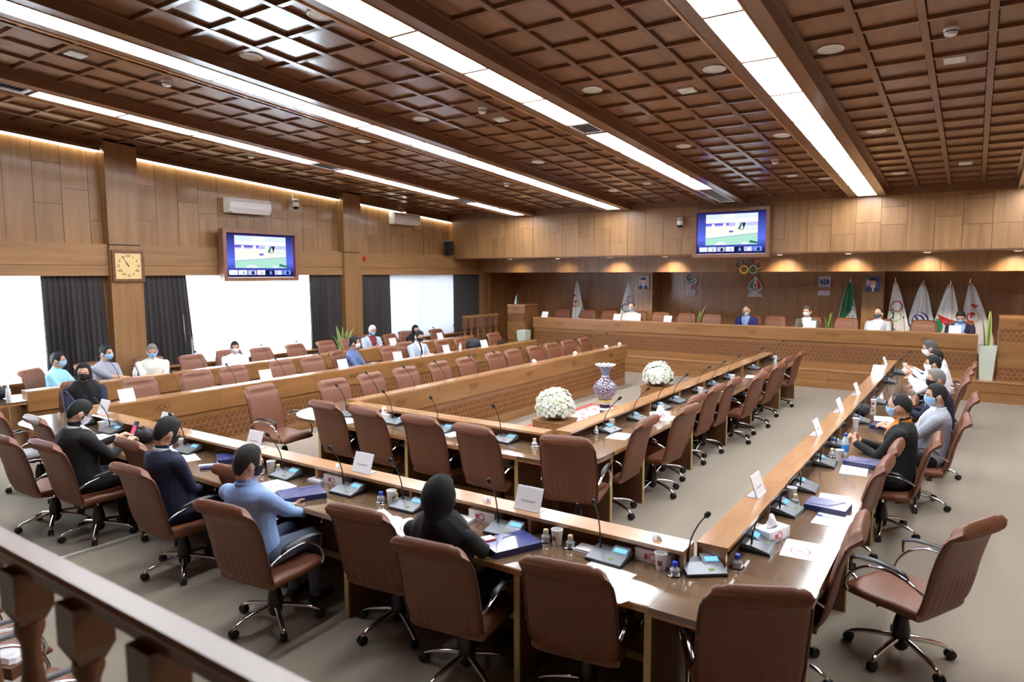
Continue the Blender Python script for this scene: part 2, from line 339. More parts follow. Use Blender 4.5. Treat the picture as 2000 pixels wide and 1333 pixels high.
# ---- staggered boards
def boards(root, a0, a1, zlo, zhi, fixed, axis, wd, m, seed, dep=.022, sgn=1, hole=None):
    rnd = random.Random(seed); a = a0; i = 0
    while a < a1-.05:
        b = min(a+wd, a1); top = zhi((a+b)/2) if callable(zhi) else zhi
        cut = [zlo, zlo+(top-zlo)*(.22+.5*((i*.37) % 1)), top] if i % 3 else [zlo, zlo+(top-zlo)*(.30+.2*((i*.61) % 1)), zlo+(top-zlo)*(.72+.1*((i*.21) % 1)), top]
        if rnd.random() < .18: cut = [zlo, top]
        for z0, z1 in zip(cut[:-1], cut[1:]):
            d = dep+rnd.uniform(-.003, .003); g = .006
            if axis == 'y': obj('board', MB().box(min(fixed, fixed+sgn*d), a+g/2, z0+g/2, max(fixed, fixed+sgn*d), b-g/2, z1-g/2), m, root)
            else: obj('board', MB().box(a+g/2, min(fixed, fixed+sgn*d), z0+g/2, b-g/2, max(fixed, fixed+sgn*d), z1-g/2), m, root)
        a = b; i += 1
# ---- left wall with windows
PIL = [(.62, 1.13), (5.72, 6.25), (10.84, 11.37), (16.12, 16.5)]
SILL, HEAD, BT = .80, 2.43, 2.955
BAYS = [(1.13, 5.72), (6.25, 10.84), (11.37, 16.12)]
wl = MB().box(-12.6, YF, HEAD, XL-.03, 18.4, 5.4)
wl.box(-12.6, YF, 0, XL-.03, 18.4, SILL)
for a, b in [(YF, 1.4), (5.4, 6.5), (10.5, 11.6), (15.8, 18.4)]: wl.box(-12.6, a, SILL-.01, XL-.03, b, HEAD+.01)
wall_l = struct('wall_left', wl, 'dark_void', 'wood panelled window wall with piers and a deep beam', 'wall')
wall_l.data.materials[0] = MATS['wall_wood_dark']
for bi, (a, b) in enumerate(BAYS):
    boards(wall_l, a, b, BT, lambda y: zc(y)-.06, XL-.03, 'y', .40, 'wall_wood', 11+bi)
    seg = 2; L = (b-a)/seg
    for k in range(seg):
        obj('beam_board', MB().box(XL-.03, a+L*k+.003, HEAD+.175, -12.03, a+L*(k+1)-.003, BT), 'beam_wood', wall_l)
        obj('beam_board', MB().box(XL-.03, a+L*k+.003, HEAD, -12.03, a+L*(k+1)-.003, HEAD+.169), 'beam_wood', wall_l)
    obj('window_apron', MB().box(XL-.03, a, 0, XL+.0, b, SILL-.03), 'wall_wood_dark', wall_l)
    obj('window_sill', MB().box(-12.45, a, SILL-.03, -12.0, b, SILL), 'desk_wood', wall_l)
for a, b in PIL:
    zt = zc((a+b)/2)+.2
    obj('pier', MB().box(XL-.1, a, 0, -11.97, b, BT-.02).box(XL-.1, a, BT, -11.97, b, zt), 'wall_wood', wall_l)
    obj('pier_joint', MB().box(XL-.1, a+.01, BT-.03, -11.985, b-.01, BT+.01), 'black_plastic', wall_l)
struct('baseboard_left', MB().box(XL, YF, 0, XL+.015, 16.1, .12), 'rib_wood', 'dark wooden skirting below the windows', 'skirting')
for bi, (a, b) in enumerate(BAYS):
    wroot = struct('window_%d' % (bi+1), MB().box(-12.52, a+.25, SILL, -12.46, a+.33, HEAD).box(-12.52, b-.33, SILL, -12.46, b-.25, HEAD).box(-12.52, a+.25, HEAD-.08, -12.46, b-.25, HEAD).box(-12.52, a+.25, SILL, -12.46, b-.25, SILL+.08).box(-12.52, (a+b)/2-.03, SILL, -12.46, (a+b)/2+.03, HEAD), 'white_plastic',
                   ['wide window beside the clock pier, nearest the camera balcony', 'wide window under the wall mounted television', 'window with greyish sheer curtain next to the stage'][bi], 'window')
    for s0, s1 in ((a+.33, (a+b)/2-.03), ((a+b)/2+.03, b-.33)): obj('pane', MB().box(-12.495, s0, SILL+.08, -12.487, s1, HEAD-.08), 'window_glass', wroot)
    for ci, (c0, c1) in enumerate([(a+.02, b-.02)] if bi < 2 else [(a+.02, 12.85), (13.0, b-.3)]):
        t = thing('cove_light', ['lit cove strip above the boards beyond the clock', 'lit cove strip above the wall mounted television', 'lit cove strip above the far air conditioner', 'short lit cove strip in the stage corner'][bi+ci], 'cove light', (0, 0, 0), 0, 'cove lights at the top of the window wall')
        obj('tube', MB().sbox(XL-.02, -12.075, c0, c1, -.052, -.012), 'cove_glow', t)
        obj('housing', MB().sbox(XL-.05, -12.05, c0, c1, -.012, .02).sbox(-12.07, -12.05, c0, c1, -.040, -.012), 'rib_wood', t)  # second box: front lip added to keep the tube's sideways light off the ceiling
# ---- curtains
def curtain(y0, y1, x, ztop, zbot, folds, amp, m, label, group, flare=0.0, seed=1):
    rnd = random.Random(seed); n = folds*8; nz = 7; ph = [rnd.uniform(.7, 1.3) for _ in range(folds+1)]
    M = MB(); rows = []
    for j in range(nz):
        v = j/(nz-1); row = []
        for i in range(n+1):
            u = i/n; k = u*folds; ii = int(min(k, folds-1e-6)); fr = k-ii
            A = amp*(.35+.65*v)*ph[ii]*(.8+.4*math.sin(3*u+v))
            y = y0+(y1-y0)*u+flare*v*(u if flare > 0 else (1-u))
            row.append((x+A*math.sin(2*PI*fr)+.004*math.sin(17*u), y+A*.25*math.cos(2*PI*fr), ztop-(ztop-zbot)*v))
        rows.append(row)
    M.loft(rows, (False, False), closed=False)
    t = tag(obj('curtain', M, m, None, 180), label, 'curtain', group); return t
yy = lambda px: at(px, 600, x=-12.1).y
DK = 'dark curtains on the window wall'
curtain(4.72, 5.64, -12.10, 2.45, .78, 11, .045, 'curtain_dark', 'dark brown pleated curtain beside the clock pier, camera side', DK, .05, 3)
curtain(6.27, 7.10, -12.10, 2.45, .78, 9, .05, 'curtain_dark', 'dark brown pleated curtain just past the clock pier', DK, .12, 4)
curtain(9.92, 10.82, -12.10, 2.45, .74, 11, .04, 'curtain_dark', 'dark brown pleated curtain right of the wall television', DK, 0, 5)
curtain(11.40, 12.42, -12.10, 2.45, .74, 12, .035, 'curtain_dark', 'dark brown curtain behind the snake plant', DK, .03, 6)
curtain(14.92, 16.1, -12.10, 2.45, .74, 14, .03, 'curtain_dark', 'dark brown curtain in the corner beside the stage', DK, 0, 7)
SG = 'sheer white curtains'
curtain(1.2, 4.80, -12.145, 2.45, .79, 22, .03, 'sheer_cloth', 'bright white sheer curtain behind the men at the back row end', SG, 0, 8)
curtain(7.0, 10.0, -12.145, 2.45, .79, 20, .03, 'sheer_cloth', 'bright white sheer curtain below the wall television', SG, 0, 9)
curtain(12.36, 14.98, -12.145, 2.45, .76, 26, .03, 'sheer_grey', 'greyish white pleated sheer curtain nearest the stage', SG, 0, 10)
# ---- stage end: bulkhead, soffit, band, recess
FY, SZ, BY, BZ = 14.80, 2.87, 16.10, 2.48
wall_f = struct('wall_front', MB().box(-13, FY+.03, SZ, XR+.2, BY, 4.6).box(-13, BY, BZ, XR+.2, BY+.6, 4.2).box(-13, BY+.5, BZ+.06, XR+.2, YB+.3, BZ+.2).box(-13, YB, 0, XR+.3, YB+.3, 3.2), 'wall_wood_dark', 'wood panelled wall behind the stage with overhanging upper part', 'wall')
boards(wall_f, -12.0, XR, SZ, zc(FY)+.1, FY+.03, 'x', .435, 'wall_wood', 31, .025, -1)
obj('cornice', MB().box(-12.0, FY-.05, zc(FY)-.0, XR, FY+.02, zc(FY)+.16), 'rib_wood', wall_f)
obj('soffit', MB().box(-12.0, FY+.01, SZ-.02, XR, BY, SZ), 'rib_wood', wall_f)
for k in range(8):
    a = -12.0+15.2*k/8; obj('band_board', MB().box(a+.003, BY-.02, BZ, a+15.2/8-.003, BY, SZ-.02), 'wall_wood', wall_f)
for k in range(31):
    a = -12.0+.49*k; zs = [.4, 1.28, 2.0, BZ+.06]
    for z0, z1 in zip(zs[:-1], zs[1:]):
        if k % 2 and z0 == 1.28: continue
        if k % 2 and z0 == .4: z1 = 2.0
        obj('board', MB().box(a+.003, YB-.02-.003*(k % 3), z0+.003, a+.487, YB, z1-.003), 'wall_wood_dark', wall_f)
obj('recess_ceiling', MB().box(-12.0, BY+.1, BZ, XR, YB, BZ+.06), 'rib_wood', wall_f)
for nm, px0, px1 in (('a', 1240, 1274), ('b', 1684, 1727)):
    x0, x1 = at(px0, 560, y=17.45).x, at(px1, 560, y=17.45).x
    obj('pillar', MB().box(x0, 17.45, .4, x1, YB, BZ+.06), 'wall_wood', wall_f)
struct('trim_9', MB().box(-11.80, 16.2, .4, -11.77, 16.24, BZ), 'desk_wood', 'slim vertical wooden corner strip beside the stage curtain', 'corner strip')
sl_t = thing('soffit_spotlight', 'small round recessed spotlight under the overhanging wall', 'spotlight', group='spotlights under the overhang')
obj('rim', MB().lathe([(.075, 0), (.08, -.012), (.06, -.014), (.055, -.004)], 20, caps=(False, False)), 'white_plastic', sl_t, 40)
obj('lens', MB().lathe([(.056, -.006), (.001, -.007)], 20), 'spot_glow', sl_t)
for x in (-10.6, -9.1, -7.6, -6.15, -3.55, -2.2, -.82, .6, 2.0):
    place(sl_t, (x, 15.55, SZ-.018))
    l_ = bpy.data.lights.new('spotlight_beam', 'SPOT'); l_.energy = SPOT_W if x > -8 else SPOT_W*.25; l_.spot_size = math.radians(92); l_.spot_blend = 1.0; l_.color = (1, .80, .58); l_.shadow_soft_size = .05
    lo = bpy.data.objects.new('spotlight_beam', l_); COL.objects.link(lo); lo.location = (x, 15.55, SZ-.04); lo.rotation_euler = (math.radians(40), 0, 0)
    lo.parent = None
# ---- stage platform and its steps
def plat(name, x0, x1, y0, y1, label):
    o = struct(name, MB().box(x0, y0+.02, 0, x1, y1, .385), 'wall_wood_dark', label, 'platform')
    obj('deck', MB().box(x0-.02, y0-.015, .378, x1+.02, y1, .40), 'ledge_wood_x', o)
    n = max(1, int((x1-x0)/1.75)); L = (x1-x0)/n
    for k in range(n):
        obj('riser_board', MB().box(x0+L*k+.003, y0, .19, x0+L*(k+1)-.003, y0+.02, .376), 'desk_wood_x', o)
        obj('riser_board', MB().box(x0+L*k+.003, y0, .0, x0+L*(k+1)-.003, y0+.02, .184), 'desk_wood_x', o)
    return o
plat('floor_stage', -12.0, XR, 15.62, YB, 'low wood faced stage platform under the long head desk')
plat('floor_stage_side', -12.0, -10.9, 13.9, 15.6, 'low platform behind the turned railing')
struct('wall_right', MB().box(XR, YF, 0, XR+.2, 18.4, 5.4), 'wall_wood', 'plain wooden side wall opposite the windows', 'wall')
struct('wall_back', MB().box(-12.6, YF-.2, 0, XR+.2, YF, 5.6), 'wall_wood', 'plain wooden wall behind the balcony', 'wall')
struct('floor_balcony', MB().box(-8.0, YF, 0, XR, .45, .82), 'carpet', 'raised carpeted balcony the railing stands on', 'platform')
# ================================================================== DESKS
TZ, LZ = .75, .875
def ring_lattice(M, span, z0, z1, pt, R=.046, w=.007, n=8):
    # interlaced rings laid out in rows; pt(s, z, d) -> world point, d = height above the panel
    sp = .088; rows = max(1, int(round((z1-z0)/(sp*.87)))); dz = (z1-z0)/rows
    cols = int(span/sp)
    for r in range(rows):
        for c in range(cols):
            s = (c+.5+(.5 if r % 2 else 0))*sp; z = z0+dz*(r+.5)
            if s+R > span: continue
            q = []
            for k in range(n+1):
                a = 2*PI*k/n; ca, sa = math.cos(a), math.sin(a)
                q.append([pt(s+(R-w)*ca, z+(R-w)*sa, 0), pt(s+(R-w)*ca, z+(R-w)*sa, .007), pt(s+R*ca, z+R*sa, .007), pt(s+R*ca, z+R*sa, 0)])
            M.loft(q, (False, False), closed=False)
def five_rings(M, s, z, pt, R=.032, t=.0045):
    for dx, dz_ in ((-.075, .014), (0, .014), (.075, .014), (-.0375, -.018), (.0375, -.018)):
        q = []
        for k in range(13):
            a = 2*PI*k/12; ca, sa = math.cos(a), math.sin(a)
            q.append([pt(s+dx+(R-t)*ca, z+dz_+(R-t)*sa, .0), pt(s+dx+(R-t)*ca, z+dz_+(R-t)*sa, .003), pt(s+dx+R*ca, z+dz_+R*sa, .003), pt(s+dx+R*ca, z+dz_+R*sa, .0)])
        M.loft(q, (False, False), closed=False)
mat('engraving', (84, 58, 34), .5)
def arm(name, label, cat, axis, outer, sg, s0, s1, zb=0, depth=.66, lattice=False, seg=1.53, legs=None, ledge=None, rings=1.45, seg0=None):
    """a straight run of desk. axis: world axis it runs along; outer: coordinate of its ledge face; sg: direction of the seats."""
    t = thing(name, label, cat, ((s0 if axis == 'x' else outer), (outer if axis == 'x' else s0), zb))
    ox, oy = t.location.x, t.location.y
    W = lambda s, a: ((s-ox, outer+sg*a-oy) if axis == 'x' else (outer+sg*a-ox, s-oy))
    def ab(M, sa, sb, a0, a1, z0, z1, mi=0):
        (xa, ya), (xb, yb) = W(sa, a0), W(sb, a1)
        return M.box(min(xa, xb), min(ya, yb), z0, max(xa, xb), max(ya, yb), z1, mi)
    sx = '_x' if axis == 'x' else ''
    l0, l1 = ledge or (s0, s1)
    def cuts(a, b, st):
        n = max(1, round((b-a)/st)); return [a+(b-a)*k/n for k in range(n+1)]
    cs = cuts(s0, s1, seg)
    for a, b in zip(cs[:-1], cs[1:]):
        M = MB(); ab(M, a+.0015, b-.0015, .02, depth, .722, TZ); obj('tabletop', M, 'top_wood'+sx, t)
        M = MB(); ab(M, a, b, depth-.004, depth+.006, .712, TZ-.003); obj('edge_strip', M, 'ledge_wood'+sx, t)
    cl = cuts(l0, l1, seg)
    for a, b in zip(cl[:-1], cl[1:]):
        M = MB(); ab(M, a+.001, b-.001, -.002, .182, .852, LZ); obj('ledge', M, 'ledge_wood'+sx, t)
        M = MB(); ab(M, a+.001, b-.001, 0, .03, .59, .852); obj('band', M, 'desk_wood'+sx, t)
    dv = mesh_of('divider', ab(MB(), 0+s0*0-.0125+ (ox if axis == 'x' else oy), .0125+(ox if axis == 'x' else oy), .03, .17, TZ, .852), 'ledge_wood')
    for s in cuts(l0, l1, 1.05):
        s = min(max(s, l0+.0125), l1-.0125); link('divider', dv, t, (W(s, 0)[0], 0, 0) if axis == 'x' else (0, W(s, 0)[1], 0))
    M = MB(); ab(M, l0, l1, .045, .062, 0, .72); obj('front_panel', M, 'leg_wood' if not lattice else 'desk_wood'+sx, t)
    if lattice:
        M = MB(); ab(M, l0, l1, .036, .046, 0, .15); obj('base_board', M, 'desk_wood'+sx, t)
        M = MB(); ab(M, l0, l1, .036, .046, .505, .595); obj('upper_board', M, 'desk_wood'+sx, t)
        M = MB(); ab(M, l0, l1, .042, .046, .15, .505); obj('lattice_backing', M, 'lattice_back', t)
        pt = lambda s, z, d: (W(l0+s, .042-d)+(z,))
        L = MB(); ring_lattice(L, l1-l0, .158, .498, pt)
        tag(obj('lattice', L, 'lattice_wood', t), kind='stuff')
    if rings:
        me = None
        n = int((l1-l0)/rings)
        for k in range(n):
            s = l0+(l1-l0)*(k+.5)/n; M = MB(); five_rings(M, s, .735, lambda q, z, d: W(q, -d)+(z,)); obj('ring_emblem', M, 'engraving', t)
    for s in (legs if legs is not None else [c for c in cs]):
        s = min(max(s, s0+.02), s1-.02)
        M = MB(); ab(M, s-.018, s+.018, .062, depth-.045, 0, .722); lg = obj('leg_panel', M, 'leg_wood', t)
        M = MB(); ab(M, s-.019, s+.019, depth-.046, depth-.036, .0, .72); obj('edge_banding', M, 'edge_band', lg)
    lg = legs if legs is not None else cs
    if len(lg) > 1:
        M = MB(); ab(M, min(lg), max(lg), .062, .082, .07, .12); obj('foot_rail', M, 'edge_band', t)
    return t
def corner(name, label, x0, x1, y0, y1, round_at, rad=.42, zb=0, panel=True):
    """desk corner piece; round_at = (sx, sy) tells which corner of the rectangle is rounded."""
    t = thing(name, label, 'desk corner', ((x0+x1)/2, (y0+y1)/2, zb)); cx, cy = t.location.x, t.location.y
    pts = []
    for (px, py, sx, sy) in ((x0, y0, -1, -1), (x1, y0, 1, -1), (x1, y1, 1, 1), (x0, y1, -1, 1)):
        if (sx, sy) == round_at:
            ax, ay = px-sx*rad, py-sy*rad
            a0 = {(-1, -1): PI, (1, -1): -PI/2, (1, 1): 0, (-1, 1): PI/2}[round_at]
            for k in range(13): a = a0+PI/2*k/12; pts.append((ax+rad*math.cos(a)-cx, ay+rad*math.sin(a)-cy))
        else: pts.append((px-cx, py-cy))
    obj('tabletop', MB().prism(pts, .722, TZ), 'top_wood_x', t)
    ins = [(p[0]*.985, p[1]*.985) for p in pts]
    obj('edge_strip', MB().prism(ins, .70, .7225), 'ledge_wood_x', t)
    if panel:
        sx, sy = round_at; ex = (x1 if sx > 0 else x0)-cx; ey = (y0 if sy < 0 else y1)-cy
        ix, iy = -ex, -ey
        obj('front_panel', MB().loft([[(ix+sx*.02, iy+sy*.10, z), (ix+sx*.05, iy+sy*.10, z), (ix+sx*.10, iy+sy*.05, z), (ix+sx*.10, iy+sy*.005, z), (ix+sx*.08, iy+sy*.005, z), (ix+sx*.08, iy+sy*.04, z), (ix+sx*.045, iy+sy*.08, z), (ix+sx*.02, iy+sy*.08, z)] for z in (0, .70)]), 'leg_wood', t)
    return t
# outer ring: near run, right run, left run (second bench row)
arm('conference_desk', 'long desk run in front of the balcony, with people seated along it', 'desk', 'x', 3.82, -1, -8.62, -1.295, legs=[-8.30, -7.6, -6.42, -4.83, -3.60, -2.14, -1.32], rings=0)
arm('conference_desk', 'long desk run with men in masks, farthest from the windows', 'desk', 'y', -1.28, 1, 3.825, 14.0, rings=0)
corner('desk_corner', 'rounded corner of the outer desk beside the empty pulled out chair', -1.295, -.61, 3.15, 3.825, (1, -1))
arm('bench_desk', 'middle bench desk row with carved lattice front, beside the woman in black', 'desk', 'y', -8.62, -1, 3.825, 13.75, lattice=True)
corner('desk_corner', 'rounded corner of the outer desk by the middle bench row', -9.28, -8.621, 3.16, 3.824, (-1, -1))
# inner ring
arm('conference_desk', 'short inner desk run backed by four tucked chairs', 'desk', 'x', 5.845, -1, -6.30, -3.47, legs=[-6.27, -4.90, -3.50], rings=0)
arm('conference_desk', 'inner desk run reaching from the flower boxes towards the stage', 'desk', 'y', -3.45, 1, 5.86, 14.05, legs=[5.88, 6.66, 8.16, 9.60, 10.88, 12.77, 14.0], rings=0)
corner('desk_corner', 'rounded corner of the inner desk behind the single turned chair', -3.47, -2.79, 5.19, 5.86, (1, -1))
arm('bench_desk', 'front bench desk row with carved lattice front facing the vase', 'desk', 'y', -6.30, -1, 5.85, 13.8, lattice=True)
corner('desk_corner', 'rounded corner of the inner desk by the front bench row', -6.96, -6.30, 5.19, 5.85, (-1, -1), .5)
# third bench row
arm('bench_desk', 'back bench desk row closest to the windows', 'desk', 'y', -10.57, -1, 3.87, 13.85, lattice=True)
corner('desk_corner', 'desk end with white spray bottle at the back bench row', -11.23, -10.57, 3.1, 3.87, (-1, -1), .3)
# stage desk
arm('stage_desk', 'long raised head desk on the stage with lattice front', 'desk', 'x', 15.72, 1, -9.97, .085, zb=.40, depth=.72, lattice=True, seg=1.44, legs=[-9.9, -8.5, -7.1, -5.7, -4.3, -2.9, -1.5, .05])
# ------------------------------------------------------------------ lecterns
def lectern(x0, x1, y0, y1, ztop, label):
    t = thing('lectern', label, 'lectern', ((x0+x1)/2, (y0+y1)/2, .40)); w, d, h = (x1-x0)/2, (y1-y0)/2, ztop-.40
    obj('body', MB().box(-w, -d, 0, w, d, h-.03), 'desk_wood', t)
    obj('top', MB().box(-w-.012, -d-.012, h-.03, w+.012, d+.012, h), 'ledge_wood_x', t)
    fp = obj('front_plate', MB().box(-w, -d-.014, h*.80, w, -d, h-.03).box(-w, -d-.014, h*.20, w, -d, h*.60), 'desk_wood_x', t)
    for z0, z1 in ((h*.61, h*.79), (h*.01, h*.19)):
        L = MB(); ring_lattice(L, 2*w-.02, z0, z1, lambda s, z, dd: (-w+.01+s, -d-dd, z))
        tag(obj('lattice', L, 'lattice_wood', t), kind='stuff')
        obj('lattice_backing', MB().box(-w, -d-.002, z0-.01, w, -d+.002, z1+.01), 'lattice_back', t)
    M = MB(); five_rings(M, 0, h*.90, lambda q, z, dd: (q, -d-.014-dd, z), .035); obj('ring_emblem', M, 'engraving', t)
    obj('microphone', MB().tube([(0, .1, h), (.0, .08, h+.1), (-.02, 0, h+.20), (-.03, -.05, h+.24)], .006, 6).ell((-.032, -.06, h+.245), (.013, .02, .013), 8, 6), 'black_plastic', t, 60)
    return t
lectern(-10.76, -10.19, 15.66, 16.3, 1.60, 'tall wooden lectern with lattice band and small flag on top')
p = at(1945, 743, z=.4)
lectern(p.x, p.x+.72, 15.9, 16.5, 1.63, 'wooden lectern beyond the end of the head desk')
# ------------------------------------------------------------------ turned balusters
def baluster_mesh(h, s, k=.72):
    M = MB(); b = s/2
    M.box(-b, -b, h*k, b, b, h).loft([[(-b*q, -b*q, z), (b*q, -b*q, z), (b*q, b*q, z), (-b*q, b*q, z)] for q, z in ((.62, h*(k-.035)), (1, h*k))])
    M.lathe([(b*r, h*(.22+(z-.22)*(k-.255)/.465)) for r, z in ((.75, .685), (.8, .67), (.55, .65), (.5, .62), (.62, .58), (.86, .46), (.9, .40), (.72, .32), (.5, .27), (.75, .25), (.8, .235), (.6, .22))], 14)
    M.loft([[(-b*k, -b*k, z), (b*k, -b*k, z), (b*k, b*k, z), (-b*k, b*k, z)] for k, z in ((1, 0), (1, h*.19), (.62, h*.225))])
    return mesh_of('baluster', M, 'turned_wood', 35)
t = thing('railing', 'brown balcony handrail on thick turned balusters in the foreground', 'railing', (0, .595, .82))
for nm, y0, y1, z0, z1, m in (('handrail', -.028, .034, 1.010, 1.03, 'rail_wood'), ('rail_moulding', -.020, .024, .988, 1.010, 'turned_wood'), ('bottom_rail', -.045, .045, 0, .05, 'rail_wood')):
    M = MB(); c = .008 if nm == 'handrail' else .001
    M.loft([[(x, y0+c, z0), (x, y1-c, z0), (x, y1, z0+c), (x, y1, z1-c), (x, y1-c, z1), (x, y0+c, z1), (x, y0, z1-c), (x, y0, z0+c)] for x in (-7.5, 1.2)])
    obj(nm, M, m, t)
bmesh_ = baluster_mesh(.942, .076, .905)
xb = -1.70
for k in range(-22, 12):
    x = xb+.272*k
    if -7.4 < x < 1.1: link('baluster', bmesh_, t, (x, 0, .048))
t = thing('stair_railing', 'low turned wooden railing beside the tall lectern', 'railing', (-10.95, 13.95, .40))
obj('handrail', MB().box(-.04, -.05, .90, .04, 1.5, .96), 'desk_wood', t)
bm2 = baluster_mesh(.90, .10)
for k in range(6): link('baluster', bm2, t, (0, .01+.28*k, 0))
# ================================================================== CHAIRS
def smoothstep(a, b, x):
    t = min(1, max(0, (x-a)/(b-a))); return t*t*(3-2*t)
def catmull(P, n):
    P = [Vector(p) for p in P]; out = []
    for i in range(len(P)-1):
        p0, p1, p2, p3 = P[max(i-1, 0)], P[i], P[i+1], P[min(i+2, len(P)-1)]
        for k in range(n):
            t = k/n; out.append(.5*((2*p1)+(p2-p0)*t+(2*p0-5*p1+4*p2-p3)*t*t+(3*p1-p0-3*p2+p3)*t**3))
    out.append(P[-1]); return out
def chair_back():
    prof = catmull([(-.13, .385), (-.205, .405), (-.255, .47), (-.285, .57), (-.312, .70), (-.345, .83), (-.378, .925), (-.425, .985), (-.452, 1.0)], 4)
    n = len(prof); NU = 28; rings = []
    for i, p in enumerate(prof):
        v = i/(n-1); t = (prof[min(i+1, n-1)]-prof[max(i-1, 0)]).normalized(); nf = Vector((t.y, -t.x))
        W = .225+.03*smoothstep(0, .4, v)-.022*smoothstep(.6, 1, v)
        roll = smoothstep(.76, .86, v)*(1-.75*smoothstep(.95, 1.0, v))
        tf = .026+.030*roll-.008*math.exp(-((v-.78)/.02)**2); tb = .024+.016*roll
        end = .45 if i in (0, n-1) else 1
        row = []
        for k in range(NU+1):
            u = -1+2*k/NU; e = (max(0, 1-abs(u)**7))**.5
            seam = math.exp(-((abs(u)-.70)/.03)**2)*(.005+.006*roll)
            q = p+nf*(end*(tf*e-seam*e)+.012*u*u*(1-roll)); row.append((q.x, u*W, q.y))
        for k in range(NU+1):
            u = 1-2*k/NU; e = (max(0, 1-abs(u)**7))**.5
            rib = .0045*math.cos(9*PI*u)*smoothstep(.08, .2, v)*(1-smoothstep(.40, .52, v))
            seam = math.exp(-((abs(u)-.70)/.03)**2)*.008*roll
            q = p-nf*(end*(tb*e+rib*e-seam)-.012*u*u*(1-roll)); row.append((q.x, u*W, q.y))
        rings.append(row)
    return MB().loft(rings)
def chair_piping(s):
    M = MB()
    prof = catmull([(-.13, .385), (-.205, .405), (-.255, .47), (-.285, .57), (-.312, .70), (-.345, .83), (-.378, .925)], 3)
    M.tube([(p.x+.010, s*(.225+.03*smoothstep(0, .4, i/18*.78)-.022*smoothstep(.6, 1, i/18*.78)+.001), p.y) for i, p in enumerate(prof)], .008, 5)
    return M
def chair_seat():
    rings = []
    xs = [.262, .255, .235, .19, .10, 0, -.10, -.19, -.235]
    for i, x in enumerate(xs):
        f = min(1, max(.0, (.262-x)/.05)); top = .425+.048*math.sin(min(1, f)*PI/2)-(.012 if -.1 < x < .12 else 0); bot = .40-.012*math.sin(min(1, f)*PI/2)
        W = .235+.02*min(1, f); row = []
        for k in range(20):
            a = 2*PI*k/20; c, s = math.cos(a), math.sin(a)
            y = W*math.copysign(abs(c)**.35, c); z = (top+bot)/2+(top-bot)/2*math.copysign(abs(s)**.5, s)
            row.append((x, y, z))
        rings.append(row)
    return MB().loft(rings).flip()
def arm_loop(s):
    P = catmull([(-.272, s*.262, .585), (-.20, s*.272, .628), (-.09, s*.277, .655), (.03, s*.277, .648), (.12, s*.275, .605), (.185, s*.272, .54), (.215, s*.262, .468), (.205, s*.25, .425)], 3)
    return MB().tube(P, .0125, 8, flat=.75)
def arm_pad(s):
    P = catmull([(-.19, s*.274, .648), (-.14, s*.276, .678), (-.04, s*.278, .69), (.08, s*.278, .684), (.15, s*.277, .668), (.178, s*.276, .645), (.176, s*.275, .575)], 3)
    R = [.008, .012, .018, .021]+[.022]*(len(P)-9)+[.018, .015, .012, .010, .010]
    return MB().tube(P, R[:len(P)], 8, flat=.55)
def base_leg(a):
    P = catmull([(.03, 0, .135), (.12, 0, .122), (.22, 0, .100), (.285, 0, .075), (.305, 0, .055)], 3)
    return MB().tube(P, [.021, .021, .020, .019, .019, .018, .017, .017, .016, .015, .014, .013, .011], 8, flat=.8).xf(Matrix.Rotation(a, 4, 'Z'))
def caster(a):
    M = MB()
    for dx in (-.021, .007):
        M.loft([[(.305+r*math.cos(2*PI*k/12), dx+h, .032+r*math.sin(2*PI*k/12)) for k in range(12)] for r, h in ((.023, -.002), (.032, .001), (.032, .012), (.023, .015))])
    M.box(.288, -.012, .030, .322, .012, .062)
    return M.xf(Matrix.Rotation(a, 4, 'Z'))
def build_chair(name, full):
    t = thing(name, 'brown leather office chair', 'chair')
    obj('seat', chair_seat(), 'leather', t, 60)
    b = obj('backrest', chair_back(), 'leather', t, 70)
    for s in (-1, 1): obj('piping', chair_piping(s), 'leather_dark', b, 60)
    obj('tag', MB().box(-.318, .252, .715, -.302, .259, .745), 'tag_red', b)
    for s in (-1, 1):
        a = obj('armrest', arm_loop(s), 'chrome', t, 60); obj('arm_pad', arm_pad(s), 'black_plastic', a, 60)
    if full:
        obj('tilt_mechanism', MB().cbox(-.10, -.07, .345, .10, .07, .392, .012).tube([(.03, .06, .37), (.05, .19, .365)], .007, 6), 'black_plastic', t)
        obj('gas_lift', MB().lathe([(.016, .27), (.016, .36)], 12), 'chrome', t, 40)
        obj('lift_cover', MB().lathe([(.028, .055), (.045, .075), (.054, .14), (.052, .20), (.040, .26), (.026, .30)], 16), 'black_plastic', t, 50)
        for k in range(5):
            a = 2*PI*k/5+.35; lg = obj('base_leg', base_leg(a), 'chrome', t, 60); obj('caster', caster(a), 'black_rubber', lg, 40)
    else:
        M = MB().lathe([(.045, .05), (.05, .2), (.025, .30), (.016, .36)], 10)
        for k in range(5): M.tube([Matrix.Rotation(2*PI*k/5, 3, 'Z') @ Vector(p) for p in ((.03, 0, .13), (.28, 0, .08), (.30, 0, .02))], [.015, .014, .02], 6)
        M.box(-.03, -.03, 0.0, .03, .03, .06)
        obj('pedestal', M, 'black_plastic', t, 50)
    return t
chair_full = build_chair('office_chair', True); chair_far = build_chair('office_chair', False)
TOP = .43
def chair(x, y, deg, label, group=None, z=0, far=False, hs=1.0):
    o = place(chair_far if far else chair_full, (x, y, z), math.radians(deg), label, group); o.scale = (1, 1, hs); return o
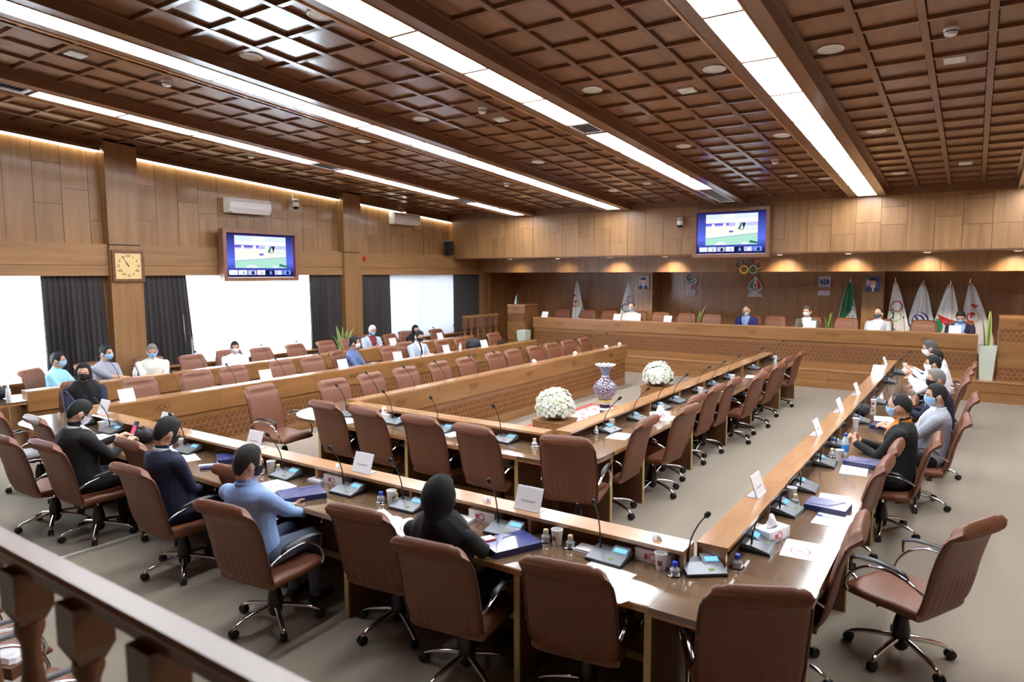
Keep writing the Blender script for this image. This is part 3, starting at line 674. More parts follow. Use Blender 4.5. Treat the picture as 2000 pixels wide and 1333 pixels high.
# tucked under the short inner run (facing +Y)
for (px, py) in ((640, 790), (718, 803), (820, 820), (925, 840)):
    p = at(px, py, z=1.0); chair(p.x, min(p.y+TOP, 5.44), 90+random.uniform(-3, 3), 'brown leather office chair tucked under the short inner desk', 'chairs under the short inner desk')
p = at(1115, 856, z=1.0); chair(p.x-.09, p.y+TOP*.93-.11, 104, 'single brown office chair turned towards the rounded inner desk corner')
chair(-7.10, 5.36, 4, 'brown office chair seen from the side at the inner desk end')
# right side of the inner run (facing -X)
IRY = [6.22, 7.08, 7.72, 8.55, 9.22, 9.95, 10.56, 11.2, 12.1, 13.15]
for i, (px, py) in enumerate([(1258, 828), (1340, 797), (1362, 779), (1405, 758), (1430, 748), (1460, 748), (1487, 728), (1522, 716), (1540, 702), (1569, 690)]):
    p = at(px, py, z=1.0)
    if i == 1: chair(p.x-TOP+.06, p.y, 176, 'brown office chair pulled slightly out of the inner desk, armrest and seat showing')
    else: chair(p.x-TOP, IRY[i], 180+random.uniform(-3, 3), 'brown leather office chair along the aisle side of the inner desk', 'chairs along the aisle side of the inner desk')
# outer right run (facing -X)
chair(-.28, 4.83, 153, 'empty brown office chair pulled out into the aisle beside the outer desk')
R_ = 'empty chairs tucked at the outer desk'
for (px, py) in ((1685, 1030), (1735, 905), (1756, 872)):
    p = at(px, py, z=1.0); chair(p.x-TOP, p.y, 180+random.uniform(-4, 4), 'empty brown office chair tucked in at the outer desk, farthest from windows', R_)
RC = [(-.63, 7.18, .95), (-.42, 8.22, .97), (-.35, 9.58, 1), (-.44, 11.2, 1), (-.42, 12.06, 1), (-.36, 12.95, 1)]
for (x, y, hs), lb in zip(RC, ('brown office chair of the man in a black jacket and orange shirt', 'brown office chair of the man in a light grey jacket', 'brown office chair of the grey haired man in a navy suit',
                     'brown office chair behind the man in white shirt with clasped hands', 'brown office chair beside the chair of the clasped hands man', 'brown office chair of the man in white shirt nearest the stage')):
    chair(x, y, 180+random.uniform(-3, 3), lb, hs=hs)
chair(-.93, 8.90, 180, 'empty brown office chair between the grey jacket and navy suit men')
# near run (facing +Y)
p = at(1485, 1165, z=1.0); chair(p.x-.20, p.y+TOP*.88, 118, 'dark brown office chair at the rounded corner of the outer desk')
NC = {}
for key, x, y, deg, lb in (('e1', -1.73, 3.32, 99, 'empty brown office chair in front of white papers on the desk'), ('woman', -2.47, 3.14, 98, 'brown office chair of the woman in a black headscarf at the long desk'),
                       ('e2', -3.20, 3.31, 97, 'empty brown office chair between the blue shirt man and the woman'), ('blue', -3.98, 2.88, 97, 'brown office chair of the man in a light blue shirt'),
                       ('navy', -5.33, 3.00, 92, 'brown office chair of the man in a navy suit and black mask'), ('black', -6.74, 2.98, 92, 'brown office chair of the man in a black suit with a phone'),
                       ('e3', -7.35, 2.86, 94, 'empty brown office chair behind the man in black suit')):
    NC[key] = (x, y, deg); chair(x, y, deg, lb, hs=.955)
for x, y in ((-4.62, 3.42), (-6.12, 3.42), (-7.99, 3.40), (-8.80, 3.30)):
    chair(x, y, 90+random.uniform(-3, 3), 'empty brown office chair tucked under the long desk by the balcony', 'empty chairs tucked under the long desk', hs=.955)
# front row below the balcony
for x, y in ((-4.28, 1.25), (-3.55, 1.2), (-5.02, 1.28)):
    chair(x, y, 92, 'brown office chair right below the balcony railing', 'chairs below the balcony')
# bench rows (facing +X)
ROW1 = [6.16, 6.88, 7.57, 8.37, 9.07, 9.89, 10.49, 11.23, 11.89, 12.56, 13.32]
for y in ROW1: chair(-6.70, y, random.uniform(-4, 4), 'empty brown chair behind the front bench desk', 'empty chairs of the front bench row', 0, True)
for y in (4.77, 5.60, 6.22, 7.10, 7.72, 9.62, 11.22, 11.86):
    chair(-9.02, y, random.uniform(-5, 5), 'brown chair behind the middle bench desk', 'chairs of the middle bench row', 0, True)
chair(-9.10, 13.2, -3, 'empty brown chair at the stage end of the middle bench row', None, 0, True)
chair(-9.44, 4.10, -18, 'brown chair behind the woman in black headscarf at the middle row', None, 0, True)
chair(-9.38, 8.72, 20, 'brown chair of the man in a blue checked shirt', None, 0, True)
chair(-9.38, 10.42, -8, 'brown chair of the young man with a navy mask', None, 0, True)
for y in (6.72, 8.12, 8.95, 9.73, 10.36, 11.66, 13.28):
    chair(-10.97, y, random.uniform(-5, 5), 'brown chair behind the back bench desk by the windows', 'chairs of the back bench row', 0, True)
for x, y, dg, lb in ((-11.36, 4.58, 34, 'brown chair of the man in a pale cyan shirt'), (-11.37, 5.30, 16, 'brown chair of the man in a grey checked shirt'), (-11.31, 5.98, -20, 'brown chair of the man in a cream shirt'), (-11.17, 7.42, -20, 'brown chair of the man before the bright curtain'), (-11.38, 11.05, -12, 'brown chair of the silver haired man'), (-11.22, 12.35, -18, 'brown chair of the woman in black at the back row')):
    chair(x, y, dg, lb, None, 0, True)
# stage chairs (facing -Y)
for px in (1100, 1150, 1191, 1292, 1341, 1393, 1516, 1655, 1808):
    p = at(px, 615, y=16.95); chair(p.x, 16.52, -90+random.uniform(-3, 3), 'brown leather chair behind the head desk on the stage', 'chairs behind the head desk', .40, True)
for px, lb in ((1235, 'brown chair of the man in white shirt on the stage'), (1459, 'brown chair of the bald man in a blue suit'), (1577, 'brown chair of the man in olive grey suit'), (1716, 'brown chair of the man in pale grey jacket on the stage'), (1877, 'brown chair of the man in dark suit at the head desk end')):
    p = at(px, 615, y=16.55); chair(p.x, 16.52, -90, lb, None, .40, True)
# ================================================================== PEOPLE
import numpy as np
SKIN = {'a': (196, 150, 122), 'b': (178, 130, 102), 'c': (210, 168, 142)}
for k, c in SKIN.items(): mat('skin_'+k, c, .5)
for nm, c in (('black', (20, 20, 23)), ('navy', (28, 32, 58)), ('blueshirt', (142, 172, 222)), ('white', (232, 235, 244)), ('cyan', (150, 206, 226)), ('greycheck', (150, 152, 166)), ('cream', (216, 214, 204)),
              ('greyjacket', (152, 156, 166)), ('olive', (92, 90, 82)), ('palegrey', (172, 182, 198)), ('bluesuit', (38, 44, 104)), ('check', (88, 108, 152)), ('orange', (206, 120, 30)), ('darkred', (120, 40, 48)), ('greytrouser', (92, 102, 122)), ('darktrouser', (30, 31, 38))):
    mat('cloth_'+nm, c, .85, noise=.10, nscale=60)
for nm, c in (('black', (11, 10, 10)), ('brown', (30, 23, 19)), ('grey', (120, 118, 116)), ('silver', (206, 206, 208)), ('salt', (74, 72, 72))): mat('hair_'+nm, c, .7, noise=.25, nscale=120, bump=.5, bscale=300)
mat('mask_blue', (158, 200, 236), .8); mat('mask_white', (236, 238, 242), .8); mat('mask_black', (24, 24, 28), .8); mat('mask_navy', (34, 38, 64), .8); mat('mask_grey', (84, 90, 104), .8)
mat('eye_dark', (30, 22, 18), .2); mat('scarf_black', (20, 20, 24), .9, noise=.1, nscale=30)
def V(*a): return Vector(a)
def frame(d):
    d = d.normalized(); u = V(0, 0, 1) if abs(d.z) < .9 else V(1, 0, 0)
    a = u.cross(d).normalized(); return a, d.cross(a).normalized()
def capsule(M, p, q, r0, r1, n=10, sx=1.0, side=None):
    d = (q-p); L = d.length; d = d.normalized()
    if side is not None: a = (side-d*side.dot(d)).normalized(); b = d.cross(a)
    else: a, b = frame(d)
    rings = []
    for k in range(4):
        t = PI/2*k/4+.12; rings.append([p-d*(r0*math.cos(t))+(a*math.cos(2*PI*j/n)*sx+b*math.sin(2*PI*j/n))*(r0*math.sin(t)) for j in range(n)])
    rings.append([p+(a*math.cos(2*PI*j/n)*sx+b*math.sin(2*PI*j/n))*r0 for j in range(n)])
    rings.append([q+(a*math.cos(2*PI*j/n)*sx+b*math.sin(2*PI*j/n))*r1 for j in range(n)])
    for k in range(3, -1, -1):
        t = PI/2*k/4+.12; rings.append([q+d*(r1*math.cos(t))+(a*math.cos(2*PI*j/n)*sx+b*math.sin(2*PI*j/n))*(r1*math.sin(t)) for j in range(n)])
    M.loft(rings)
def ik(s, w, l1, l2, pole):
    d = w-s; L = min(d.length, (l1+l2)*.995); dn = d.normalized(); w = s+dn*L
    a = (l1*l1-l2*l2+L*L)/(2*L); h = math.sqrt(max(0, l1*l1-a*a)); pv = (pole-dn*pole.dot(dn)).normalized()
    return s+dn*a+pv*h, w
def hand(M, w, d, nrm, sd, curl, thumb_side):
    """w wrist, d direction of the hand, nrm palm normal, sd across the palm; four fingers and a thumb."""
    k = w+d*.085
    for o in (-.026, 0.0, .026): capsule(M, w+d*.008+sd*o*.75, k+sd*o, .016, .0145, 8)
    for o, ln in ((-.031, .066), (-.0105, .077), (.0105, .073), (.031, .058)):
        b = k+sd*o; d1 = (d*math.cos(curl)+nrm*math.sin(curl)).normalized(); m_ = b+d1*ln*.5
        d2 = (d*math.cos(curl*2.1)+nrm*math.sin(curl*2.1)).normalized(); e = m_+d2*ln*.5
        capsule(M, b-d*.01, m_, .0098, .0092, 7); capsule(M, m_, e, .0092, .0080, 7)
    b = w+d*.025+sd*thumb_side*.028; t1 = (d*.55+sd*thumb_side*.75+nrm*.25).normalized(); m_ = b+t1*.04
    capsule(M, b, m_, .013, .011, 7); capsule(M, m_, m_+(d*.85+sd*thumb_side*.25+nrm*.3).normalized()*.032, .0105, .009, 7)
def remesh(M, vox, smooth=2):
    me = bpy.data.meshes.new('tmp'); me.from_pydata([tuple(v) for v in M.v], [], M.f); me.update()
    o = bpy.data.objects.new('tmp', me); COL.objects.link(o)
    r = o.modifiers.new('r', 'REMESH'); r.mode = 'VOXEL'; r.voxel_size = vox
    s = o.modifiers.new('s', 'SMOOTH'); s.factor = .5; s.iterations = smooth
    bpy.context.view_layer.update()
    out = bpy.data.meshes.new_from_object(o.evaluated_get(bpy.context.evaluated_depsgraph_get()))
    bpy.data.objects.remove(o); bpy.data.meshes.remove(me); return out
CR = (.098, .078, .112)
def person(label, loc, deg, lean=6, yaw=0, pitch=10, tilt=0, wr=None, wl=None, skin='a', top='black', sleeve='long', trouser='darktrouser', shirt=None, tie=None, hair='black', hairstyle='short', mask='mask_blue',
           vox=.012, scale=1.0, z=0, bulk=1.0, curl=.45, hands='down', group=None, head_fwd=0, collar=None, scarf=False, lat=0, pole_out=.5, hs=1.05):
    R = math.radians; th = R(lean); up = V(math.sin(th), lat, math.cos(th)).normalized(); fwd = V(math.cos(th), 0, -math.sin(th))
    P0 = V(-.115, 0, .555); P1 = P0+up*.47; bulk *= 1.14; HS = hs
    T = MB(); cap = []
    def C(p, q, r0, r1, lb, **k): capsule(T, p, q, r0, r1, **k); cap.append((p, q, r0, r1, lb))
    secs = [(-.10, .13, .09, .02), (-.04, .168, .112, .022), (.05, .165, .115, .018), (.16, .155, .118, .012), (.28, .168, .122, .015), (.37, .182, .118, .008), (.425, .182, .10, 0), (.465, .14, .08, -.005), (.497, .07, .06, -.008)]
    T.loft([[P0+up*h+fwd*(o+d*bulk*math.cos(2*PI*j/18))+V(0, 1, 0)*(w*(.5+.5*bulk)*math.sin(2*PI*j/18)) for j in range(18)] for h, w, d, o in secs])
    cap.append((P0, P0+up*.40, .135*bulk, .13*bulk, 'top'))
    wr = wr or V(.17, -.05, .66); wl = wl or V(.17, .05, .68); HW = []
    for s, w in ((-1, V(*wr)), (1, V(*wl))):
        sh = P1+V(0, s*(.16+.028*bulk), 0)-up*.068; el, w = ik(sh, w, .275, .245, V(-.35, s*pole_out, -1))
        C(P1-up*.055, sh, .058, .060, 'top'); C(sh, el, .058*(.6+.4*bulk), .047, 'top'); C(el, w, .046, .034 if sleeve == 'long' else .030, 'top' if sleeve == 'long' else 'fore')
        d = (w-el).normalized(); HW.append((s, el, w, d))
        if hands == 'down': nrm = (V(0, 0, -1)-d*V(0, 0, -1).dot(d)); nrm = nrm.normalized()
        else: nrm = (V(0, -s, 0)-d*V(0, -s, 0).dot(d)).normalized()
        sd = d.cross(nrm).normalized(); hand(T, w, d, nrm, sd, curl, 1 if sd.dot(V(0, -s, .3)) > 0 else -1)
        cap.append((w+d*.012, w+d*.17, .036, .03, 'skin'))
    for s in (-1, 1):
        hip = P0+V(.02, s*.085, -.03); kn = V(.30, s*.115, .535); an = V(.33, s*.11, .095)
        C(hip, kn, .088*(.5+.5*bulk), .066, 'leg'); C(kn, an, .062, .042, 'leg'); C(an+V(-.03, 0, -.052), an+V(.15, 0, -.06), .036, .032, 'shoe')
    hy = Matrix.Rotation(R(yaw), 3, 'Z') @ Matrix.Rotation(R(pitch), 3, 'Y') @ Matrix.Rotation(R(tilt), 3, 'X')
    Hc = P1+up*.075+V(.02+head_fwd+.03*math.sin(R(pitch)), 0, .082-.01*math.sin(R(pitch))); h = lambda *a: Hc+hy @ (V(*a)*HS)
    C(P1-up*.02, h(-.018, 0, -.05), .058, .054, 'neck')
    def E(c, r):
        M = MB().ell((0, 0, 0), r, 14, 10); T.add([h(*(V(*c)+V(*v))) for v in M.v], M.f)
    E((0, 0, .005), (.094, .076, .105)); E((.022, 0, -.062), (.064, .054, .052)); E((.035, 0, -.02), (.056, .058, .06))
    if vox < .013: E((.093, 0, -.018), (.017, .012, .024)); E((.083, 0, .022), (.014, .045, .009))
    for s in (-1, 1): E((-.008, s*.078, -.012), (.017, .009, .030))
    cap.append((h(0, 0, -.06), h(0, 0, .02), .075, .09, 'skin'))
    me = remesh(T, vox); n = len(me.polygons)
    ctr = np.empty(n*3); me.polygons.foreach_get('center', ctr); ctr = ctr.reshape(-1, 3)
    best = np.full(n, 9.); lab = np.zeros(n, int); names = ['skin', 'top', 'leg', 'shoe', 'shirt', 'tie']
    for p, q, r0, r1, lb in cap:
        p_, q_ = np.array(p), np.array(q); d = q_-p_; t = np.clip(((ctr-p_) @ d)/(d @ d), 0, 1); dist = np.linalg.norm(ctr-(p_+t[:, None]*d), axis=1)-(r0+(r1-r0)*t)
        i = {'skin': 0, 'neck': 0, 'top': 1, 'fore': 0, 'leg': 2, 'shoe': 3}[lb]
        k = dist < best; best[k] = dist[k]; lab[k] = i
    rel = ctr-np.array(P0); hh = rel @ np.array(up); ff = rel @ np.array(fwd); yy_ = np.abs(rel[:, 1])
    lab[(lab == 0) & (hh < .487) & (yy_ < .2) & (hh > .2) & (ff < .2)] = 1
    if shirt:
        v = (lab == 1) & (ff > .02) & (ff < .155*bulk) & (hh > .14) & (yy_ < .012+.085*(hh-.14)/.34) & (hh < .52); lab[v] = 4
        if tie: lab[v & (yy_ < .024)] = 5
    for m in ('skin_'+skin, 'cloth_'+top, 'cloth_'+trouser, 'black_plastic', 'cloth_'+(shirt or top), 'cloth_'+(tie or top)): me.materials.append(MATS[m])
    me.polygons.foreach_set('material_index', lab); me.shade_smooth(); me.name = 'person'
    o = link('person', me, None, (loc[0], loc[1], z), R(deg)); o.scale = (scale,)*3; tag(o, label, 'person', group)
    def surf(az, el, k=1.0, fx=0): ce = math.cos(el); return h(CR[0]*k*ce*math.cos(az)+fx, CR[1]*k*ce*math.sin(az), .005+CR[2]*k*math.sin(el))
    # collar
    if collar or shirt:
        c0 = P1+up*.012; obj('collar', MB().loft([[c0+fwd*(r*1.02*math.cos(2*PI*j/16)-.008)+V(0, r*math.sin(2*PI*j/16), 0)+up*(zz+.014*(-math.cos(2*PI*j/16))) for j in range(16)] for r, zz in ((.066, 0), (.064, .024), (.058, .026), (.058, 0))], (False, False)), 'cloth_'+(collar or shirt), o, 60)
    if scarf:
        rings = []
        for el in (88, 70, 50, 30, 12, -8, -28, -44):
            row = []
            for j in range(28):
                az = 2*PI*j/28; e = R(el); f = 1.15+.03*math.sin(3*az+el*.05)+.015*math.sin(11*az+el*.1)
                a = abs((az+PI) % (2*PI)-PI)
                if a < R(52) and -46 < el < 36: f = .80 if a < R(40) else .98
                row.append(surf(az, e, f, -.006))
            rings.append(row)
        for hgt, w, d, o_ in ((.06, .112, .102, -.004), (.02, .150, .118, .0), (-.03, .192, .135, .005), (-.10, .20, .135, .012), (-.18, .19, .14, .02), (-.24, .175, .14, .02)):
            rings.append([P1+up*hgt+fwd*(o_+(d+.013*math.sin(7*2*PI*j/28+hgt*9))*math.cos(2*PI*j/28))+V(0, (w+.010*math.sin(9*2*PI*j/28+hgt*7))*math.sin(2*PI*j/28), 0) for j in range(28)])
        obj('headscarf', MB().loft(rings, (True, False)), 'scarf_black', o, 180)
    elif hairstyle:
        M = MB(); cols = 36; rows = []; rndh = random.Random(len(label))
        for j in range(10):
            v = j/9; row = []
            for i in range(cols):
                az = 2*PI*i/cols; a = abs((az+PI) % (2*PI)-PI)*180/PI
                if hairstyle == 'bald': hl = 75 if a < 70 else (75-60*smoothstep(70, 100, a)); hl = hl if a < 100 else 15-45*smoothstep(100, 150, a)
                elif hairstyle == 'balding': hl = 62 if a < 40 else 62-60*smoothstep(40, 85, a)-35*smoothstep(105, 150, a)
                else: hl = 38-10*math.cos(R(a*3))*0 if a < 45 else 36-58*smoothstep(45, 72, a)+14*smoothstep(76, 96, a)-38*smoothstep(104, 145, a)
                topel = 90 if hairstyle not in ('bald', 'balding') else (min(hl+6, 90) if a < 60 else 90 if hairstyle == 'balding' and a > 110 else (hl+8 if a < 75 else 48+(20 if hairstyle == 'balding' else 0)))
                el = R(hl+(topel-hl)*v); thick = .03 if hairstyle in ('bald', 'balding') else .018+(.135 if hairstyle == 'thick' else .10)*smoothstep(.0, R(58), el)*(1.0 if a > 50 else 1.15)
                k = .985+thick*math.sin(min(1, v*2.2)*PI/2)+(.010*math.sin(az*11+j)+rndh.uniform(-.012, .012))*(0 < j < 9)
                if topel < 89 and j == 9: k = .97
                row.append(surf(az, el, k, (.012 if hairstyle == 'thick' and a < 60 else 0)*math.sin(v*PI)))
            rows.append(row)
        obj('hair', MB().loft(rows, (False, True)), 'hair_'+hair, o, 180)
    if mask:
        rows = []
        for j in range(7):
            v = j/6; row = []
            for i in range(15):
                u = -1+2*i/14; az = R(72)*u; et = R(2-6*abs(u)+6*math.exp(-(u/.25)**2)); eb = R(-60+26*abs(u)**2)
                el = eb+(et-eb)*v; edge = min(1, 4*v+.35)*min(1, 4*(1-v)+.25)*min(1, 5*(1-abs(u))+.3)
                row.append(surf(az, el, .985+.05*edge, .016*math.exp(-(u/.5)**2)*math.sin(PI*min(1, v*.85+.1))))
            rows.append(row)
        mk = obj('face_mask', MB().loft(rows, (False, False), closed=False).flip(), mask, o, 180)
        for s in (-1, 1):
            obj('ear_loop', MB().tube([surf(R(70)*s, R(-12), 1.02), surf(R(88)*s, R(2), 1.06), surf(R(97)*s, R(8), 1.1)], .0022, 5), 'mask_white' if mask != 'mask_black' else mask, mk)
    for s in (-1, 1):
        obj('eye', MB().ell(h(.0835, s*.031, .006), (.008, .012, .0065), 8, 6), 'eye_dark', o, 60)
        obj('eyebrow', MB().tube([h(.090, s*.015, .027), h(.087, s*.033, .032), h(.074, s*.05, .026)], [.003, .0045, .003], 5), 'hair_'+(hair if hair != 'silver' else 'grey'), o, 60)
    return o, h, HW, fwd, up, P1
def bp(key): return NC[key]
# --- long desk by the balcony
x, y, dg = NC['black']
pb = person('man in a black suit and white mask looking down at a phone', (x-.06, y-.02), dg, 1, -6, 34, wr=(.30, -.10, .84), wl=(.30, .09, .86), top='black', hair='black', hairstyle='short', mask='mask_white', shirt='white', vox=.009, bulk=1.22, curl=.7, skin='c')
def ring_glasses(o, h):
    g = obj('glasses', MB(), 'chrome', o) if False else None
    M = MB()
    for s in (-1, 1):
        P = [h(.098, s*.033+.021*math.cos(2*PI*k/12), .006+.016*math.sin(2*PI*k/12)) for k in range(13)]; M.tube(P, .0018, 5)
        M.tube([h(.096, s*.054, .010), h(.04, s*.080, .010), h(-.01, s*.083, .004)], .0018, 5)
    M.tube([h(.099, -.012, .01), h(.102, 0, .012), h(.099, .012, .01)], .0018, 5)
    obj('glasses', M, 'chrome', o, 60)
ring_glasses(pb[0], pb[1])
x, y, dg = NC['navy']
person('man in a navy suit with black mask, hands folded in his lap', (x-.02, y), dg, -1, 0, 26, wr=(.20, -.02, .63), wl=(.22, .05, .645), top='navy', trouser='navy', hair='black', hairstyle='thick', mask='mask_black', shirt='white', vox=.009, bulk=1.06, curl=.8)
x, y, dg = NC['blue']
pbl = person('young man in a light blue shirt and black mask with joined hands', (x-.05, y-.0), dg, -7, -16, 12, wr=(.30, -.035, .69), wl=(.30, .05, .72), top='blueshirt', trouser='greytrouser', hair='brown', hairstyle='short', mask='mask_black', collar='blueshirt', vox=.009, curl=.25, hands='in', skin='c')
x, y, dg = NC['woman']
person('woman in black coat and black headscarf seen from behind', (x-.06, y-.01), dg, -11, -10, 14, wr=(.26, -.10, .70), wl=(.26, .10, .70), top='black', hair='black', mask='mask_black', vox=.011, scarf=True, scale=.99)
# --- outer desk farthest from the windows
x, y, _ = RC[0]
person('man in a black jacket and orange shirt with hands joined on the desk', (x+.03, y), 178, 2, -8, 8, wr=(.25, -.05, .81), wl=(.26, .06, .81), top='black', shirt='orange', hair='black', hairstyle='balding', mask='mask_blue', vox=.009, curl=.6, hands='in', scale=1.03)
x, y, _ = RC[1]
person('man in a light grey jacket with pale blue mask at the desk', (x+.02, y), 182, -3, 14, 4, wr=(.28, -.10, .81), wl=(.28, .10, .81), top='greyjacket', shirt='white', hair='black', mask='mask_blue', vox=.011, bulk=1.1)
x, y, _ = RC[2]
person('grey haired man in a navy suit with black mask', (x+.0, y), 180, 8, 16, 10, wr=(.30, -.10, .81), wl=(.32, .10, .81), top='navy', shirt='blueshirt', hair='grey', mask='mask_black', vox=.011, bulk=1.08)
x, y, _ = RC[3]
person('man in a white shirt clasping his hands before his mask', (x+.02, y), 182, 12, 4, 4, wr=(.30, -.02, .98), wl=(.30, .03, .98), top='white', collar='white', hair='black', hairstyle='short', mask='mask_white', vox=.011, curl=1.1, hands='in', bulk=1.1, pole_out=.3)
x, y, _ = RC[4]
person('dark haired man with black mask half hidden between two white shirts', (x-.02, y), 186, 10, 25, 6, wr=(.28, -.1, .81), wl=(.28, .1, .81), top='white', hair='black', mask='mask_black', vox=.013)
x, y, _ = RC[5]
person('man in a white shirt leaning over the desk end nearest the stage', (x-.10, y), 180, 20, 6, 16, wr=(.32, -.12, .81), wl=(.32, .12, .81), top='white', collar='white', hair='salt', mask='mask_white', vox=.013, scale=1.07, bulk=1.1)
# --- middle bench row
person('woman in a black headscarf and black mask at the middle bench row', (-9.42, 4.10), -18, 4, -12, 4, top='navy', hair='black', mask='mask_black', vox=.011, scarf=True, wr=(.3, -.1, .75), wl=(.3, .1, .75))
person('man in a blue checked shirt turned towards the stage', (-9.36, 8.72), 28, 4, 18, 2, top='check', hair='black', hairstyle='thick', mask='mask_white', wr=(.28, -.06, .80), wl=(.28, .08, .80), vox=.012)
person('young man in a pale jacket with dark tie and navy mask', (-9.36, 10.42), -8, 8, 0, 18, top='palegrey', shirt='white', tie='navy', hair='black', hairstyle='thick', mask='mask_navy', vox=.012, wr=(.26, -.09, .81), wl=(.26, .09, .81))
# --- back bench row
person('man in a pale cyan shirt with blue mask by the window', (-11.30, 4.62), 40, 4, 12, 4, top='cyan', sleeve='short', hair='black', mask='mask_blue', collar='cyan', vox=.012, wr=(.3, -.1, .80), wl=(.3, .1, .80), scale=.99)
person('man in a grey checked shirt with forearms crossed on the desk', (-11.35, 5.30), 18, 6, 14, 4, top='greycheck', sleeve='short', hair='black', hairstyle='thick', mask='mask_blue', collar='greycheck', vox=.012, wr=(.34, .06, .80), wl=(.32, -.05, .82), scale=1.02)
person('grey haired man in a cream shirt looking down at the desk', (-11.29, 5.98), -22, 6, -4, 22, top='cream', sleeve='short', hair='grey', mask='mask_blue', collar='cream', vox=.012, wr=(.32, -.04, .82), wl=(.32, .06, .82), bulk=1.15)
person('man in a white shirt in front of the bright sheer curtain', (-11.15, 7.42), -25, 8, -6, 12, top='white', sleeve='short', hair='black', mask='mask_white', collar='white', vox=.012, wr=(.26, -.09, .81), wl=(.26, .09, .81), scale=.95)
person('silver haired man in a grey jacket and dark red shirt', (-11.36, 11.05), -14, 10, -4, 30, top='palegrey', shirt='darkred', hair='silver', mask='mask_blue', vox=.012, bulk=1.1, wr=(.26, -.09, .81), wl=(.26, .09, .81))
person('woman in a black headscarf at the back bench row near the stage', (-11.20, 12.35), -20, 8, -6, 12, top='black', hair='black', mask='mask_navy', vox=.013, scarf=True, scale=.93, wr=(.30, -.10, .90), wl=(.30, .10, .90))
# --- head desk on the stage
for px, kw in ((1235, dict(label='man in a white shirt and blue mask behind the head desk', lean=8, pitch=20, top='white', hair='salt', hairstyle='balding', mask='mask_blue', collar='white')),
               (1459, dict(label='bald man in a blue suit reading at the head desk', lean=10, pitch=30, top='bluesuit', shirt='blueshirt', hair='black', hairstyle='bald', mask='mask_white', bulk=1.12)),
               (1577, dict(label='man in an olive grey suit and white mask at the head desk', lean=6, pitch=10, yaw=-14, top='olive', shirt='white', hair='salt', mask='mask_white', bulk=1.08)),
               (1716, dict(label='man in a pale grey jacket with dark mask at the head desk', lean=5, pitch=4, yaw=-20, top='palegrey', shirt='white', hair='black', hairstyle='balding', mask='mask_grey', bulk=1.08)),
               (1877, dict(label='man in a dark suit writing at the end of the head desk', lean=14, pitch=34, top='navy', shirt='blueshirt', hair='black', hairstyle='short', mask='mask_blue', bulk=1.05))):
    lb = kw.pop('label'); p = at(px, 610, y=16.55)
    person(lb, (p.x, 16.50), -90, wr=(.26, -.12, .81), wl=(.26, .12, .81), z=.40, vox=.013, skin='c', hs=1.1, **kw)
# ================================================================== WALL EQUIPMENT
def local(t): return t
# ---- televisions
m, n, l, b = nmat('tv_blue'); n.remove(b); e = n.new('ShaderNodeEmission'); tcn = n.new('ShaderNodeTexCoord'); sp = n.new('ShaderNodeSeparateXYZ'); cr = n.new('ShaderNodeValToRGB')
cr.color_ramp.elements[0].color = lin((20, 20, 60)); cr.color_ramp.elements[1].color = lin((34, 34, 92)); el_ = cr.color_ramp.elements.new(.35); el_.color = lin((96, 112, 235)); el_ = cr.color_ramp.elements.new(.12); el_.color = lin((44, 46, 130))
l.new(tcn.outputs['Generated'], sp.inputs[0]); l.new(sp.outputs[2], cr.inputs[0]); l.new(cr.outputs[0], e.inputs[0]); e.inputs[1].default_value = .36; l.new(e.outputs[0], n['Material Output'].inputs[0])
for nm, c in (('s_white', (236, 240, 255)), ('s_pale', (200, 214, 232)), ('s_lilac', (176, 176, 226)), ('s_purple', (96, 88, 190)), ('s_cream', (222, 226, 214)), ('s_green', (160, 206, 190)), ('s_flag', (40, 110, 90)), ('s_dark', (22, 24, 40)), ('s_blue', (110, 140, 235)), ('s_grey', (150, 178, 196))): emis(nm, c, .42)
